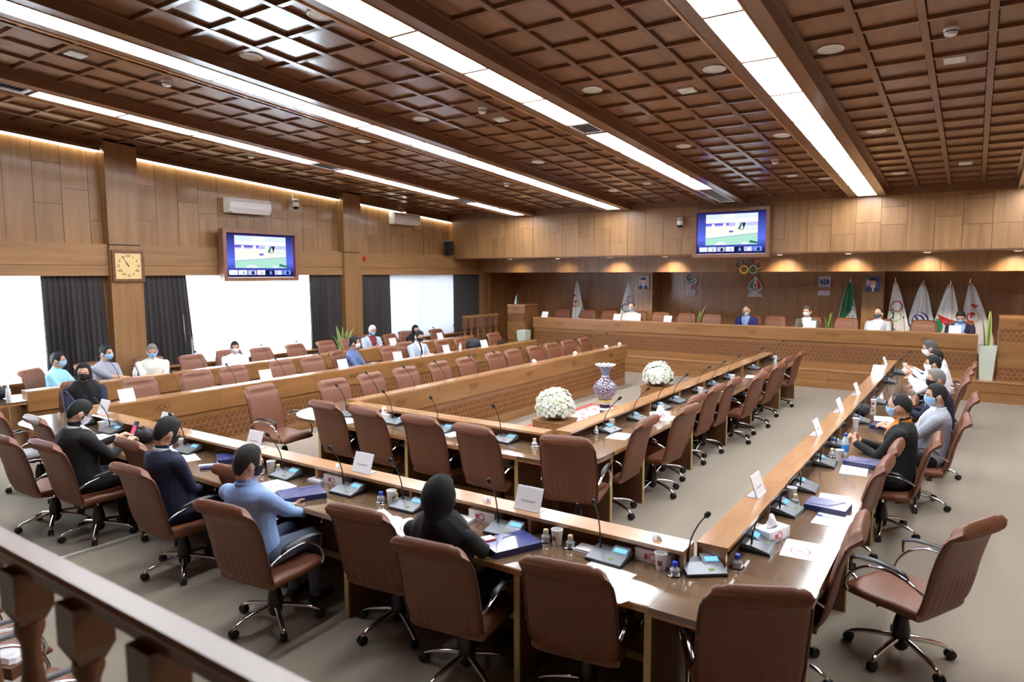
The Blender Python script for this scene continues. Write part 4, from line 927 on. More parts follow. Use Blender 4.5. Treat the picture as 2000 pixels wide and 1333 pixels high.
def television(name, label, W, H, loc, rz):
    """front faces local -y; W, H outer frame size."""
    t = thing(name, label, 'television', loc, rz); f = .07; d = .16; w, h = W/2, H/2
    M = MB()
    for (a0, c0, a1, c1) in ((-w, h-f, w, h), (-w, -h, w, -h+f), (-w, -h+f, -w+f, h-f), (w-f, -h+f, w, h-f)): M.box(a0, -d, c0, a1, 0, c1)
    obj('frame', M, 'wood_frame', t)
    obj('casing', MB().box(-w+.02, -d*.5, -h+.02, w-.02, 0, h-.02), 'black_plastic', t)
    sw, sh = w-f-.012, h-f-.012
    s = obj('screen', MB().box(-sw, -d*.5-.02, -sh, sw, -d*.5, sh), 'tv_blue', t)
    obj('bezel_strip', MB().box(-sw, -d*.5-.03, -sh-.014, sw, -d*.5, -sh), 'white_plastic', t)
    y = -d*.5-.021
    names = ['s_white', 's_pale', 's_lilac', 's_purple', 's_cream', 's_green', 's_flag', 's_dark', 's_blue', 's_grey']
    P = MB()
    def q(x0, z0, x1, z1, m, k=0, pts=None):
        yy = y-.0006*k
        X = lambda u: -sw*.75+1.52*sw*u; Z = lambda v: -sh*.58+1.50*sh*v
        if pts: P.add([(X(a), yy, Z(b_)) for a, b_ in pts], [tuple(range(len(pts)))], names.index(m))
        else: P.add([(X(x0), yy, Z(z0)), (X(x1), yy, Z(z0)), (X(x1), yy, Z(z1)), (X(x0), yy, Z(z1))], [(0, 1, 2, 3)], names.index(m))
    q(0, 0, 1, 1, 's_white'); q(0, .84, 1, 1, 's_pale', 1); q(.32, .87, .56, .99, 's_white', 2); q(0, .60, 1, .72, 's_lilac', 1); q(0, .64, .45, .71, 's_purple', 2); q(.12, .56, .17, .69, 's_white', 3); q(0, .32, 1, .60, 's_cream', 1)
    q(.34, .58, .40, .70, 's_white', 3); q(.58, .60, .64, .71, 's_white', 3)
    q(0, 0, 0, 0, 's_dark', 4, [(.66, .48), (.70, .70), (.77, .70), (.74, .48)]); q(0, 0, 0, 0, 's_flag', 5, [(.62, .50), (.69, .69), (.73, .69), (.68, .50)]); q(0, 0, 0, 0, 's_white', 6, [(.67, .50), (.71, .66), (.735, .50)])
    for k in range(4): q(0, 0, 0, 0, 's_pale', 4, [(.78+.055*k, .44), (.81+.055*k, .70), (.835+.055*k, .44)])
    q(.46, .40, .54, .46, 's_purple', 4)
    q(0, 0, 0, 0, 's_green', 4, [(0, 0), (1, 0), (1, .36), (0, .22)]); q(0, 0, 0, 0, 's_grey', 5, [(0, .20), (1, .34), (1, .37), (0, .23)]); q(0, 0, 0, 0, 's_white', 6, [(.18, .01), (.26, .10), (.36, .08), (.44, .01)]); q(0, 0, 0, 0, 's_flag', 6, [(.85, .06), (.86, .14), (1, .08), (1, .02)])
    q(0, 0, 0, 0, 's_white', 6, [(.70, .02), (.74, .08), (.80, .07), (.84, .02)])
    obj('picture', P, names, s)
    for k in range(7):
        x0 = -sw*.93+k*sw*.265; T = MB().add([(x0, y, -sh*.90), (x0+sw*.24, y, -sh*.90), (x0+sw*.24, y, -sh*.68), (x0, y, -sh*.68)], [(0, 1, 2, 3)], 0)
        mm = [['s_white', 's_pale'], ['s_white', 's_grey'], ['s_lilac', 's_dark'], ['s_white', 's_lilac'], ['s_dark', 's_blue'], ['s_lilac', 's_white'], ['s_blue', 's_dark']][k]
        T.add([(x0+sw*.10, y-.001, -sh*.88), (x0+sw*.19, y-.001, -sh*.88), (x0+sw*.17, y-.001, -sh*.72), (x0+sw*.12, y-.001, -sh*.72)], [(0, 1, 2, 3)], 1)
        obj('thumbnail', T, mm, s)
    return t
wood('wood_frame', (120, 82, 62), (140, 98, 76), (1, 1, .3), .35, .3, 7, .03)
television('wall_television', 'wood framed television showing a video call on the window wall', 1.72, 1.0, (-11.97, 8.565, 2.815), PI/2)
television('wall_television', 'wood framed television showing a video call above the stage', 1.60, 1.03, (-4.36, 14.79, 3.30), 0)
# ---- air conditioners
def aircon(label, y0, z):
    t = thing('air_conditioner', label, 'air conditioner', (-12.15, y0, z)); L = .94
    sec = [(0, 0), (.14, 0), (.185, .035), (.205, .10), (.205, .22), (.18, .285), (0, .29)]
    obj('body', MB().loft([[(x, y, zz) for x, zz in sec] for y in (-L/2, L/2)]), 'white_plastic', t)
    obj('louvre', MB().box(.135, -L/2+.06, -.004, .195, L/2-.06, .025), 'offwhite', t)
    obj('front_panel', MB().loft([[(x, y, zz) for x, zz in ((.19, .05), (.212, .10), (.212, .21), (.195, .262), (.185, .26), (.185, .05))] for y in (-L/2+.012, L/2-.012)]), 'white_plastic', t)
    return t
p0, p1 = at(447, 413, x=-11.97), at(529, 415, x=-11.97)
aircon('white split air conditioner above the wall television', (p0.y+p1.y)/2, 3.64)
p0, p1 = at(767, 437, x=-11.97), at(823, 441, x=-11.97)
aircon('white split air conditioner nearest the stage', (p0.y+p1.y)/2, at(767, 437, x=-11.97).z)
# ---- dome cameras
def dome(label, loc, dirx):
    t = thing('dome_camera', label, 'camera', loc)
    obj('bracket', MB().box(-.02 if dirx else -.03, -.03 if dirx else -.02, .09, .12*dirx if dirx else .03, .03 if dirx else .12, .15), 'print_grey', t)
    obj('housing', MB().lathe([(.05, .16), (.065, .15), (.065, .02), (.06, 0)], 18), 'white_plastic', t, 40)
    obj('ring', MB().lathe([(.066, .125), (.068, .12), (.068, .10), (.066, .095)], 18), 'print_grey', t)
    obj('dome', MB().lathe([(.058, 0), (.055, -.03), (.035, -.055), (.005, -.062)], 18), 'black_plastic', t, 60)
    return t
dome('white dome camera beside the stage television', (at(1328, 435, y=14.68).x, 14.68, at(1328, 440, y=14.68).z), 0)
p = at(578, 404, x=-11.98); d_ = dome('white dome camera hanging near the window wall air conditioner', (-11.98, p.y, p.z), 0)
d_.rotation_euler = (0, 0, PI/2)
obj('conduit', MB().tube([(0, .1, .15), (0, .1, .42)], .012, 6), 'white_plastic', d_)
# ---- loudspeaker, alarm
p = at(876, 482, x=-11.95); t = thing('loudspeaker', 'small black loudspeaker on the beam in the corner', 'loudspeaker', (-11.93, p.y, 2.957), .3)
obj('cabinet', MB().cbox(-.10, -.09, 0, .10, .09, .38, .012), 'black_plastic', t); obj('grille', MB().box(.10, -.08, .02, .106, .08, .36), 'black_rubber', t); obj('badge', MB().box(.105, -.02, .04, .109, .02, .055), 'chrome', t)
p = at(713, 505, x=-12.0); t = thing('fire_alarm', 'small red round fire alarm on the beam', 'alarm', (-12.03, p.y, p.z))
obj('body', MB().lathe([(.05, 0), (.05, .03), (.035, .05), (.01, .056)], 16).xf(Matrix.Rotation(PI/2, 4, 'Y')), 'tag_red', t, 40); obj('backplate', MB().lathe([(.055, 0), (.055, .008)], 16).xf(Matrix.Rotation(PI/2, 4, 'Y')), 'tag_red', t)
# ---- clock
mat('clock_face', (226, 198, 140), .6, noise=.12, nscale=12); mat('clock_ink', (60, 44, 28), .6)
t = thing('wall_clock', 'square wooden wall clock with cream face and roman numerals', 'clock', (-11.97, 6.0, 2.595), PI/2)
M = MB(); W = .265
for (a0, c0, a1, c1) in ((-W, W-.045, W, W), (-W, -W, W, -W+.045), (-W, -W+.045, -W+.045, W-.045), (W-.045, -W+.045, W, W-.045)): M.box(a0, -.045, c0, a1, 0, c1)
obj('frame', M, 'rib_wood', t); fc = obj('face', MB().box(-W+.04, -.025, -W+.04, W-.04, 0, W-.04), 'clock_face', t)
for k, s_ in enumerate(['XII', 'I', 'II', 'III', 'IIII', 'V', 'VI', 'VII', 'VIII', 'IX', 'X', 'XI']):
    a = PI/2-2*PI*k/12; me = text_mesh(s_, .062, .002); me.materials.append(MATS['clock_ink'])
    o = link('numeral', me, fc, (.165*math.cos(a), -.027, .165*math.sin(a))); o.rotation_euler = (PI/2, 0, 0)
    if k in (2, 3, 4, 8, 9, 10): o.rotation_euler = (PI/2, -(a if k < 6 else a-PI)+(PI/2 if k in (3, 9) else PI/2 if k in (2, 4, 8, 10) else 0), 0) if k in (3, 9) else (PI/2, 0, 0)
def handm(a, L, w): return MB().add([(-w*math.sin(a), 0, w*math.cos(a)), (L*math.cos(a), 0, L*math.sin(a)), (w*math.sin(a), 0, -w*math.cos(a)), (-.02*math.cos(a), 0, -.02*math.sin(a)), (-w*math.sin(a), .003, w*math.cos(a)), (L*math.cos(a), .003, L*math.sin(a)), (w*math.sin(a), .003, -w*math.cos(a)), (-.02*math.cos(a), .003, -.02*math.sin(a))], [(3, 2, 1, 0), (4, 5, 6, 7), (0, 1, 5, 4), (1, 2, 6, 5), (2, 3, 7, 6), (3, 0, 4, 7)])
obj('minute_hand', handm(math.radians(120), .17, .008), 'clock_ink', t, loc=(0, -.032, 0)); obj('hour_hand', handm(math.radians(118), .10, .010), 'clock_ink', t, loc=(0, -.036, 0))
# ================================================================== SIGNS AND FLAGS
for nm, c in (('ring_blue', (60, 60, 130)), ('ring_yellow', (236, 190, 70)), ('ring_black', (24, 24, 26)), ('ring_green', (40, 150, 100)), ('ring_red', (200, 60, 80)), ('flag_green', (30, 110, 66)), ('flag_white', (238, 240, 244)), ('flag_red', (212, 48, 56)), ('emblem_blue', (56, 54, 140)), ('sign_white', (226, 228, 236)), ('sign_pale', (196, 204, 226)), ('sign_ink', (40, 40, 62)), ('sign_pink', (222, 206, 226)), ('emblem_gold', (226, 196, 120)), ('emblem_lime', (150, 214, 150))): mat(nm, c, .55)
t = thing('ring_sign', 'five interlaced coloured rings mounted on the wooden band', 'sign', (-4.33, 16.08, 2.60))
for k, (dx, dz, c) in enumerate(((-.215, .045, 'blue'), (-.105, -.065, 'yellow'), (0, .045, 'black'), (.105, -.065, 'green'), (.215, .045, 'red'))):
    q = obj('ring', MB().ring((dx, -.03-.006*(k % 2), dz), .085, .020, 'y', 28, 8), 'ring_'+c, t, 60)
    obj('ring_outline', MB().ring((dx, -.034-.006*(k % 2), dz), .085, .0045, 'y', 28, 6).xf(Matrix.Translation((0, -.017, 0))), 'sign_white', q, 60) if c in ('blue', 'black', 'green', 'red') else None
    obj('stud', MB().box(dx-.008, -.02, dz+.077, dx+.008, .0, dz+.093), 'chrome', q)
def plate(M, pts, y0, y1, mi=0): return M.loft([[(x, y0, z) for x, z in pts], [(x, y1, z) for x, z in pts]], mi=mi)
def sign_text(par, body, size, loc, m):
    me = text_mesh(body, size, .003); me.materials.append(MATS[m]); o = link('lettering', me, par, loc); o.rotation_euler = (PI/2, 0, 0); return o
BW = YB-.03
# flame emblem with text plate
t = thing('flame_emblem', 'flame shaped emblem in green white and red with text plate', 'sign', (-4.715, BW, 2.12))
drop = [(.0, .245), (.055, .18), (.12, .10), (.165, .0), (.16, -.07), (.11, -.135), (.05, -.17), (0, -.175), (-.05, -.17), (-.11, -.135), (-.16, -.07), (-.165, 0), (-.12, .10), (-.05, .17)]
obj('backing', plate(MB(), [(x*1.06, z*1.05) for x, z in drop], -.05, -.02), 'sign_white', t)
obj('flame_green', plate(MB(), [(-.01, .20), (-.06, .02), (-.05, -.04), (-.14, -.06), (-.145, .0), (-.10, .09)], -.054, -.05), 'ring_green', t)
obj('flame_red', plate(MB(), [(.02, .19), (.06, .02), (.045, -.05), (.14, -.06), (.145, .0), (.10, .10)], -.054, -.05), 'flag_red', t)
for dx in (-.085, 0, .085): obj('ring', MB().ring((dx, -.056, -.08), .036, .006, 'y', 20, 6), 'sign_ink', t, 60)
for dx in (-.042, .042): obj('ring', MB().ring((dx, -.056, -.115), .034, .006, 'y', 20, 6), 'gold_paint', t, 60)
obj('motif', plate(MB(), [(-.028, .03), (0, .06), (.028, .03), (.028, 0), (0, -.03), (-.028, 0)], -.055, -.05), 'ring_red', t)
pl = obj('text_plate', MB().box(-.175, -.05, -.275, .175, -.02, -.19), 'sign_white', t); sign_text(pl, 'NOC I.R.IRAN', .058, (0, -.053, -.232), 'sign_ink')
# running figure emblem
t = thing('figure_emblem', 'emblem of a curved figure in green white and red with text plate', 'sign', (-6.40, BW, 2.17))
obj('backing', plate(MB(), [(-.10, .02), (-.02, .06), (.13, .17), (.15, .10), (.12, -.04), (-.02, -.20), (-.04, -.12), (-.10, -.10)], -.05, -.02), 'sign_white', t)
obj('head_arc', MB().ring((-.06, -.04, .165), .07, .025, 'y', 16, 8, math.radians(60), math.radians(330)), 'sign_white', t, 60)
obj('head_inner', MB().ring((-.06, -.055, .165), .07, .014, 'y', 16, 8, math.radians(65), math.radians(325)), 'emblem_blue', t, 60)
obj('band_green', plate(MB(), [(-.085, .03), (.02, .05), (.115, .12), (.12, .08), (.03, .01), (-.08, -.02)], -.055, -.05), 'ring_green', t)
obj('band_red', plate(MB(), [(-.01, -.05), (.05, -.02), (.105, .03), (.10, -.03), (.05, -.10), (-.01, -.16)], -.055, -.05), 'flag_red', t)
pl = obj('text_plate', MB().box(-.03, -.05, -.235, .115, -.02, -.165).box(-.14, -.05, -.325, .115, -.02, -.235), 'sign_white', t)
sign_text(pl, 'N.P.C', .055, (.04, -.053, -.20), 'sign_ink'); sign_text(pl, 'I.R.IRAN', .06, (-.012, -.053, -.28), 'sign_ink')
# state emblem plates
def state_emblem(M, c, R, pt, t=.012):
    def arc(cx, cz, r, a0, a1, w):
        q = []
        for k in range(13):
            a = a0+(a1-a0)*k/12; ww = w*math.sin(PI*(k+.6)/13.2)
            q.append([pt(cx+(r-ww)*math.cos(a), cz+(r-ww)*math.sin(a), 0), pt(cx+(r-ww)*math.cos(a), cz+(r-ww)*math.sin(a), .004), pt(cx+(r+ww)*math.cos(a), cz+(r+ww)*math.sin(a), .004), pt(cx+(r+ww)*math.cos(a), cz+(r+ww)*math.sin(a), 0)])
        M.loft(q)
    for s in (-1, 1):
        b = 0 if s > 0 else PI
        arc(c[0]-s*R*.15, c[1], R*.72, b-1.15*1, b+1.15, t*1.3); arc(c[0]-s*R*.02, c[1]+R*.05, R*.98, b-1.0, b+1.0, t*1.0)
    q = []
    for k in range(7):
        z = c[1]+R*(.62-1.4*k/6); w = t*(1.1-.8*abs(k/6-.4)); q.append([pt(c[0]-w, z, 0), pt(c[0]-w, z, .004), pt(c[0]+w, z, .004), pt(c[0]+w, z, 0)])
    M.loft(q); arc(c[0], c[1]+R*.80, R*.16, PI+.2, 2*PI-.2, t*.7)
t = thing('state_emblem_sign', 'square plate with dark blue emblem above a small text plate', 'sign', (-3.065, BW, 2.235))
pl = obj('plate', MB().box(-.135, -.05, -.13, .135, -.02, .13), 'sign_pale', t); M = MB(); state_emblem(M, (0, -.005), .095, lambda x, z, d: (x, -.05-d, z), .014); obj('emblem', M, 'emblem_blue', pl)
pl = obj('text_plate', MB().box(-.145, -.05, -.335, .135, -.02, -.215), 'sign_pink', t)
for k in range(2): obj('text_line', MB().box(-.12+.02*k, -.052, -.262-.04*k, .11-.03*k, -.05, -.25-.04*k), 'sign_pale', pl)
# ---- framed portraits
for nm, c in (('p_bg', (196, 196, 210)), ('p_bg2', (72, 86, 150)), ('p_skin', (226, 186, 164)), ('p_turban', (34, 38, 66)), ('p_beard', (232, 230, 230)), ('p_robe', (44, 52, 92)), ('p_pink', (226, 186, 206))): mat(nm, c, .4)
def portrait(x, label, v):
    t = thing('framed_portrait', label, 'picture', (x, 17.45, 2.20)); w, h = .185, .22
    M = MB()
    for (a0, c0, a1, c1) in ((-w, h-.045, w, h), (-w, -h, w, -h+.045), (-w, -h+.045, -w+.04, h-.045), (w-.04, -h+.045, w, h-.045)): M.box(a0, -.035, c0, a1, 0, c1)
    obj('frame', M, 'desk_wood', t)
    P = MB(); names = ['p_bg' if v == 0 else 'p_bg2', 'p_skin', 'p_turban', 'p_beard', 'p_robe', 'p_pink']
    def poly(pts, m, k): P.add([(a*1.18, -.018-.0008*k, b_*1.18) for a, b_ in pts], [tuple(range(len(pts)))], names.index(m))
    poly([(-.125, -.15), (.125, -.15), (.125, .15), (-.125, .15)], names[0], 0)
    if v: poly([(-.12, -.02), (-.06, -.05), (-.05, .05), (-.12, .10)], 'p_pink', 1)
    el2 = lambda cx, cz, rx, rz, a0=0, a1=2*PI: [(cx+rx*math.cos(a0+(a1-a0)*k/18), cz+rz*math.sin(a0+(a1-a0)*k/18)) for k in range(18 if a1-a0 > 6.2 else 19)]
    poly([(-.12, -.15), (.12, -.15), (.105, -.09), (.05, -.05), (-.05, -.05), (-.105, -.09)], 'p_robe', 2)
    poly(el2(0, .035, .048, .062), 'p_skin', 3); poly(el2(0, -.035, .043, .058), 'p_beard', 4); poly(el2(0, .015, .03, .03), 'p_skin', 5)
    poly([(-.015, -.15), (.018, -.15), (.012, -.06), (-.01, -.06)], 'p_beard', 5)
    poly(el2(0, .07, .072, .058, -.15, PI+.15), 'p_turban', 6)
    obj('print', P, names, t)
    obj('backing', MB().box(-w+.01, -.016, -h+.01, w-.01, 0, h-.01), 'paper', t)
portrait((at(1240, 560, y=17.45).x+at(1274, 560, y=17.45).x)/2, 'framed portrait of a bearded man in turban, pale background', 0)
portrait((at(1684, 560, y=17.45).x+at(1727, 560, y=17.45).x)/2, 'framed portrait of a bearded man in turban, blue background', 1)
# ---- standing flags
def flag(label, px, py, parts, wl=.30, wr=.30, H=1.75, rake=0.0, Yf=17.75, cloth='flag_white', seed=0):
    tip = at(px, py, y=Yf); t = thing('standing_flag', label, 'flag', (tip.x, Yf, .40)); zt = tip.z-.40
    obj('pole', MB().tube([(0, .015, .03), (0, .015, zt+.02)], .011, 8).ell((0, .015, zt+.05), (.016, .016, .035), 8, 6), 'chrome', t, 60)
    obj('foot', MB().lathe([(.16, 0), (.16, .02), (.05, .04), (.02, .06)], 20), 'brass', t, 40)
    Lw = lambda v: wl*(.10+.90*min(1, v*1.25)**.85); Rw = lambda v: wr*(.10+.90*min(1, v*1.25)**.85)
    fy = lambda u, v: -.03-.035*math.sin(u*7+2.2*v+seed)*min(1, v*2.5)-.02*math.cos(u*3+seed)
    def S(u, v, d=0):           # u in -1..1, v 0 at the tip
        return (u*(Lw(v) if u < 0 else Rw(v))+rake*v, fy(u, v)-d, zt-.02-H*v*(1-.03*abs(u)))
    rows = [[S(-1+2*i/24, j/16) for i in range(25)] for j in range(17)]
    c = obj('cloth', MB().loft(rows, (False, False), closed=False), cloth, t, 180)
    so = c.modifiers.new('s', 'SOLIDIFY'); so.thickness = .006; so.offset = 1
    def uv(x, z, d):            # planar flag coordinates -> point just before the cloth
        v = min(.999, max(.001, -z/H)); w_ = Lw(v) if x < 0 else Rw(v); u = max(-1.0, min(1.0, (x-rake*v)/w_)); return (max(-Lw(v)*.99, min(Rw(v)*.99, x-rake*v))+rake*v, fy(u, v)-.006-d, zt-.02+z)
    parts(t, uv, c); return t
def strip(M, pts, w, uv, d=.004):
    q = []
    for i, (x, z) in enumerate(pts):
        a = pts[max(0, i-1)]; b_ = pts[min(len(pts)-1, i+1)]; tx, tz = b_[0]-a[0], b_[1]-a[1]; L = math.hypot(tx, tz) or 1; nx, nz = -tz/L*w, tx/L*w
        q.append([uv(x-nx, z-nz, 0), uv(x-nx, z-nz, d), uv(x+nx, z+nz, d), uv(x+nx, z+nz, 0)])
    M.loft(q)
def disc(M, cx, cz, r, uv, n=16, m=4):
    rows = [[uv(cx+r*k/m*math.cos(2*PI*j/n), cz+r*k/m*math.sin(2*PI*j/n), .003) for j in range(n)] for k in range(1, m+1)]; M.loft(rows, (True, False))
circ = lambda cx, cz, r, a0=0, a1=2*PI, n=28: [(cx+r*math.cos(a0+(a1-a0)*k/n), cz+r*math.sin(a0+(a1-a0)*k/n)) for k in range(n+1)]
def em(t, M, m, name='emblem'): obj(name, M, m, t)
def red_emblem(s=1, ox=0, oz=-.62):
    def f(t, uv, c):
        M = MB(); strip(M, [(ox-.02*s, oz+.16), (ox+.04*s, oz+.12), (ox+.10*s, oz+.13)], .022, uv); strip(M, [(ox+.03*s, oz+.16), (ox+.06*s, oz+.07)], .018, uv); strip(M, circ(ox+.0, oz-.12, .085, .8, 5.2), .014, uv); strip(M, circ(ox, oz-.05, .035, -1.6, 1.7), .014, uv); strip(M, [(ox-.01, oz-.02), (ox-.01, oz-.14)], .012, uv); em(c, M, 'flag_red')
        M = MB(); strip(M, circ(ox+.02*s, oz-.11, .12, -1.2, 1.2), .014, uv); em(c, M, 'emblem_gold')
    return f
def olympic(mx=1, ox=0, oz=-.55, r=.115):
    def f(t, uv, c):
        for dx, dz, m in ((.05, 0, 'flag_red'), (-.12, -.20, 'ring_black'), (.03, -.22, 'emblem_lime'), (-.16, -.42, 'emblem_gold'), (-.06, -.60, 'emblem_blue')):
            M = MB(); strip(M, circ(ox+mx*dx, oz+dz, r), .011, uv); em(c, M, m, 'ring')
    return f
def olympic_left(t, uv, c):
    for dx, dz, m in ((.05, -.55, 'flag_red'), (-.10, -.78, 'flag_green'), (.06, -.95, 'emblem_gold'), (-.08, -1.15, 'ring_black')):
        M = MB(); strip(M, circ(dx, dz, .11), .011, uv); em(c, M, m, 'ring')
def iran(t, uv, c):
    M = MB(); strip(M, [(.03, -.14), (-.005, -.4), (-.05, -.62)], .0, uv) if False else None
    # green upper field: everything left and above a diagonal
    G = MB(); q = []
    for k in range(15):
        v = .015+.62*k/14; z = -v*1.75; Lw = .30*(.10+.90*min(1, v*1.25)**.85); hi = (.30*(.10+.90*min(1, v*1.25)**.85)*.98) if v < .22 else .30-(v-.22)*1.35
        hi = min(hi, .30*(.10+.90*min(1, v*1.25)**.85)*.98); lo = -Lw*.99
        q.append([uv(lo+(hi-lo)*i/8, z, .002) for i in range(9)])
    G.loft(q, (False, False), closed=False); em(c, G, 'flag_green', 'green_field')
    W = MB()
    for off in (.012, .045): strip(W, [(.27-off*.2, -.40-off), (.12, -.58-off), (-.03, -.78-off), (-.20, -1.0-off)], .006, uv)
    em(c, W, 'flag_white', 'fringe')
    Rr = MB(); q = []
    for k in range(10):
        v = .62+.38*k/9; z = -v*1.75; Rw = .30*(.10+.90*min(1, v*1.25)**.85); lo = .26-(v-.62)*1.1
        q.append([uv(lo+(Rw*.99-lo)*i/5, z, .002) for i in range(6)])
    Rr.loft(q, (False, False), closed=False); em(c, Rr, 'flag_red', 'red_field')
    M = MB(); state_emblem(M, (-.02, -1.02), .12, uv, .013); em(c, M, 'flag_red')
def blue_emblem(t, uv, c):
    M = MB(); cx, cz, ca, sa = -.06, -.85, math.cos(.55), math.sin(.55)
    rot = lambda x, z, d: uv(cx+(x*ca-z*sa), cz+(x*sa+z*ca), d)
    state_emblem(M, (0, 0), .20, rot, .017); em(c, M, 'emblem_blue')
    K = MB()
    for dx, dz in ((.18, -.98), (.22, -1.05), (.16, -1.10), (.24, -.92), (.10, -1.16), (.20, -1.18)): disc(K, dx, dz, .009, uv, 8, 1)
    em(c, K, 'sign_ink', 'ink_marks')
def noc_emblem(t, uv, c):
    M = MB(); q = []
    for k in range(13):
        a = k/12; x = -.22+.40*a; top = -.66-.05*math.sin(a*PI)-.16*a*a; bot = top-.17*math.sin(PI*min(1, a*1.02))**.8-.005
        q.append([uv(x, bot+(top-bot)*i/4, .002) for i in range(5)])
    M.loft(q, (False, False), closed=False); em(c, M, 'flag_red', 'red_flame')
    M = MB(); q = []
    for k in range(9):
        a = k/8; z = -.76-.42*a; q.append([uv(-.235+(.14*math.sin(PI*(.15+.8*a)))*i/4, z, .002) for i in range(5)])
    M.loft(q, (False, False), closed=False); em(c, M, 'ring_green', 'green_flame')
    for dx, dz in ((-.05, -.88), (.10, -.86), (.02, -.98)): M = MB(); strip(M, circ(dx, dz, .055), .006, uv); em(c, M, 'sign_pale', 'ring')
flag('white flag with red figure emblem beside the small lectern flag side', 1127, 548, red_emblem(-1, -.02, -.55), .20, .28, 1.62, .06, seed=1)['label'] = 'white flag with red emblem, left of the ringed flag near tall lectern'
flag('white ringed flag standing beside the pale background portrait pillar', 1231, 546, olympic_left, .30, .16, 1.62, -.05, seed=2)
flag('green white and red flag with fringed stripes behind the head desk', 1661, 548, iran, .30, .24, 1.70, 0, seed=3)
flag('white flag with interlaced coloured rings beside the blue background portrait', 1749, 549, olympic(), .17, .38, 1.70, 0, Yf=17.62, seed=4)
flag('white flag with slanted violet emblem behind the head desk', 1804, 551, blue_emblem, .38, .32, 1.70, 0, seed=5)
flag('white flag with red and green flame emblem', 1857, 553, noc_emblem, .38, .30, 1.70, 0, Yf=17.62, seed=6)
flag('greyish white flag with red emblem at the end of the flag row', 1895, 551, red_emblem(1, .06, -.62), .20, .44, 1.55, .06, cloth='sign_white', seed=7)
# small table flag
t = thing('table_flag', 'small green and white table flag on the tall lectern', 'flag', (-10.52, 15.75, 1.60))
obj('stand', MB().lathe([(.05, 0), (.05, .012), (.008, .02), (.006, .30)], 12), 'brass', t, 40)
obj('cloth', MB().loft([[(-.075*v-.0, -.012, .29-.27*v), (-.01*v, -.02, .29-.27*v), (.04*v+.005, -.014, .29-.27*v)] for v in (.06, .5, 1.0)], (False, False), closed=False), 'flag_white', t)
obj('green_band', MB().loft([[(-.005*v, -.024, .29-.27*v), (.055*v+.006, -.02, .29-.27*v)] for v in (.06, .5, 1.0)], (False, False), closed=False), 'flag_green', t)
# ================================================================== PLANTS, VASE, FLOWERS, RUG
mat('leaf_green', (92, 132, 78), .45, noise=.3, nscale=14); mat('leaf_edge', (196, 200, 120), .5); mat('pot_green', (196, 206, 190), .4); mat('soil', (60, 46, 36), .9)
def snake_plant(label, loc, hp, leaves, wp=.17, seed=1, pot='pot_green'):
    rnd = random.Random(seed); t = thing('potted_snake_plant', label, 'plant', loc)
    M = MB().loft([[(-r, -r, z), (r, -r, z), (r, r, z), (-r, r, z)] for r, z in ((wp*.72, 0), (wp, hp), (wp-.018, hp), (wp-.03, hp-.03))], (True, True)); obj('pot', M, pot, t)
    obj('soil', MB().box(-wp+.025, -wp+.025, hp-.06, wp-.025, wp-.025, hp-.035), 'soil', t)
    for i in range(leaves):
        a = rnd.uniform(0, 2*PI); L = rnd.uniform(.45, .72); ln = rnd.uniform(.02, .17); b0 = V(math.cos(a)*wp*.45*rnd.random(), math.sin(a)*wp*.45*rnd.random(), hp-.05); sd = V(-math.sin(a+.6), math.cos(a+.6), 0)
        for nm, k, m, off in (('leaf_margin', 1.0, 'leaf_edge', 0), ('leaf', .72, 'leaf_green', .004)):
            q = []
            for j in range(8):
                v = j/7; w = .044*k*(math.sin(PI*min(1, .22+v*.78))**.7)*(1 if v < .97 else .1); c = b0+V(math.cos(a)*ln*v*v*1.4, math.sin(a)*ln*v*v*1.4, L*v*(.995 if k < 1 else 1)); f = V(math.cos(a), math.sin(a), 0)*(.004+off)
                q.append([c-sd*w, c+f, c+sd*w, c-f])
            o = obj(nm, MB().loft(q), m, t if nm == 'leaf_margin' else o_prev, 60); o_prev = o
    return t
snake_plant('potted snake plant in front of the pier between curtains', (-11.80, 10.56, 0), .66, 9, seed=3)
p = at(1915, 741, z=.40); snake_plant('pale green planter with few snake plant leaves beside the end lectern', (.245, 15.92, .40), .66, 3, .145, seed=8)
p = at(1035, 660, y=15.55); t_ = snake_plant('tall pale green empty planter at the tall lectern', (-10.06, 15.40, 0), .93, 0, .14)
p = at(1357, 620, y=17.2); snake_plant('snake plant behind the head desk under the figure emblem', (p.x, 17.3, .40), .62, 4, .16, seed=11)
p = at(1617, 620, y=17.0); snake_plant('snake plant behind the head desk beside the green flag', (p.x, 17.28, .40), .55, 7, .16, seed=13)
# rug
m, n, l, b = nmat('rug'); tcn = n.new('ShaderNodeTexCoord'); vo = n.new('ShaderNodeTexVoronoi'); vo.inputs['Scale'].default_value = 7; wv = n.new('ShaderNodeTexNoise'); wv.inputs['Scale'].default_value = 6; cr = n.new('ShaderNodeValToRGB')
cr.color_ramp.elements[0].color = lin((180, 92, 84)); cr.color_ramp.elements[1].color = lin((206, 190, 182)); cr.color_ramp.elements[0].position = .15; cr.color_ramp.elements[1].position = .45
l.new(tcn.outputs['Object'], vo.inputs['Vector']); l.new(vo.outputs['Distance'], cr.inputs[0]); l.new(cr.outputs[0], b.inputs['Base Color']); b.inputs['Roughness'].default_value = .95
mat('rug_border', (170, 88, 84), .95, noise=.2, nscale=20)
t = thing('rug', 'pale patterned rug with red border under the vase', 'rug', (-5.15, 10.1, 0)); obj('pile', MB().box(-.62, -1.1, 0, .62, 1.1, .012), 'rug', t)
for (a0, c0, a1, c1) in ((-.75, -1.25, .75, -1.1), (-.75, 1.1, .75, 1.25), (-.75, -1.1, -.62, 1.1), (.62, -1.1, .75, 1.1)): obj('border', MB().box(a0, c0, 0, a1, c1, .012), 'rug_border', t)
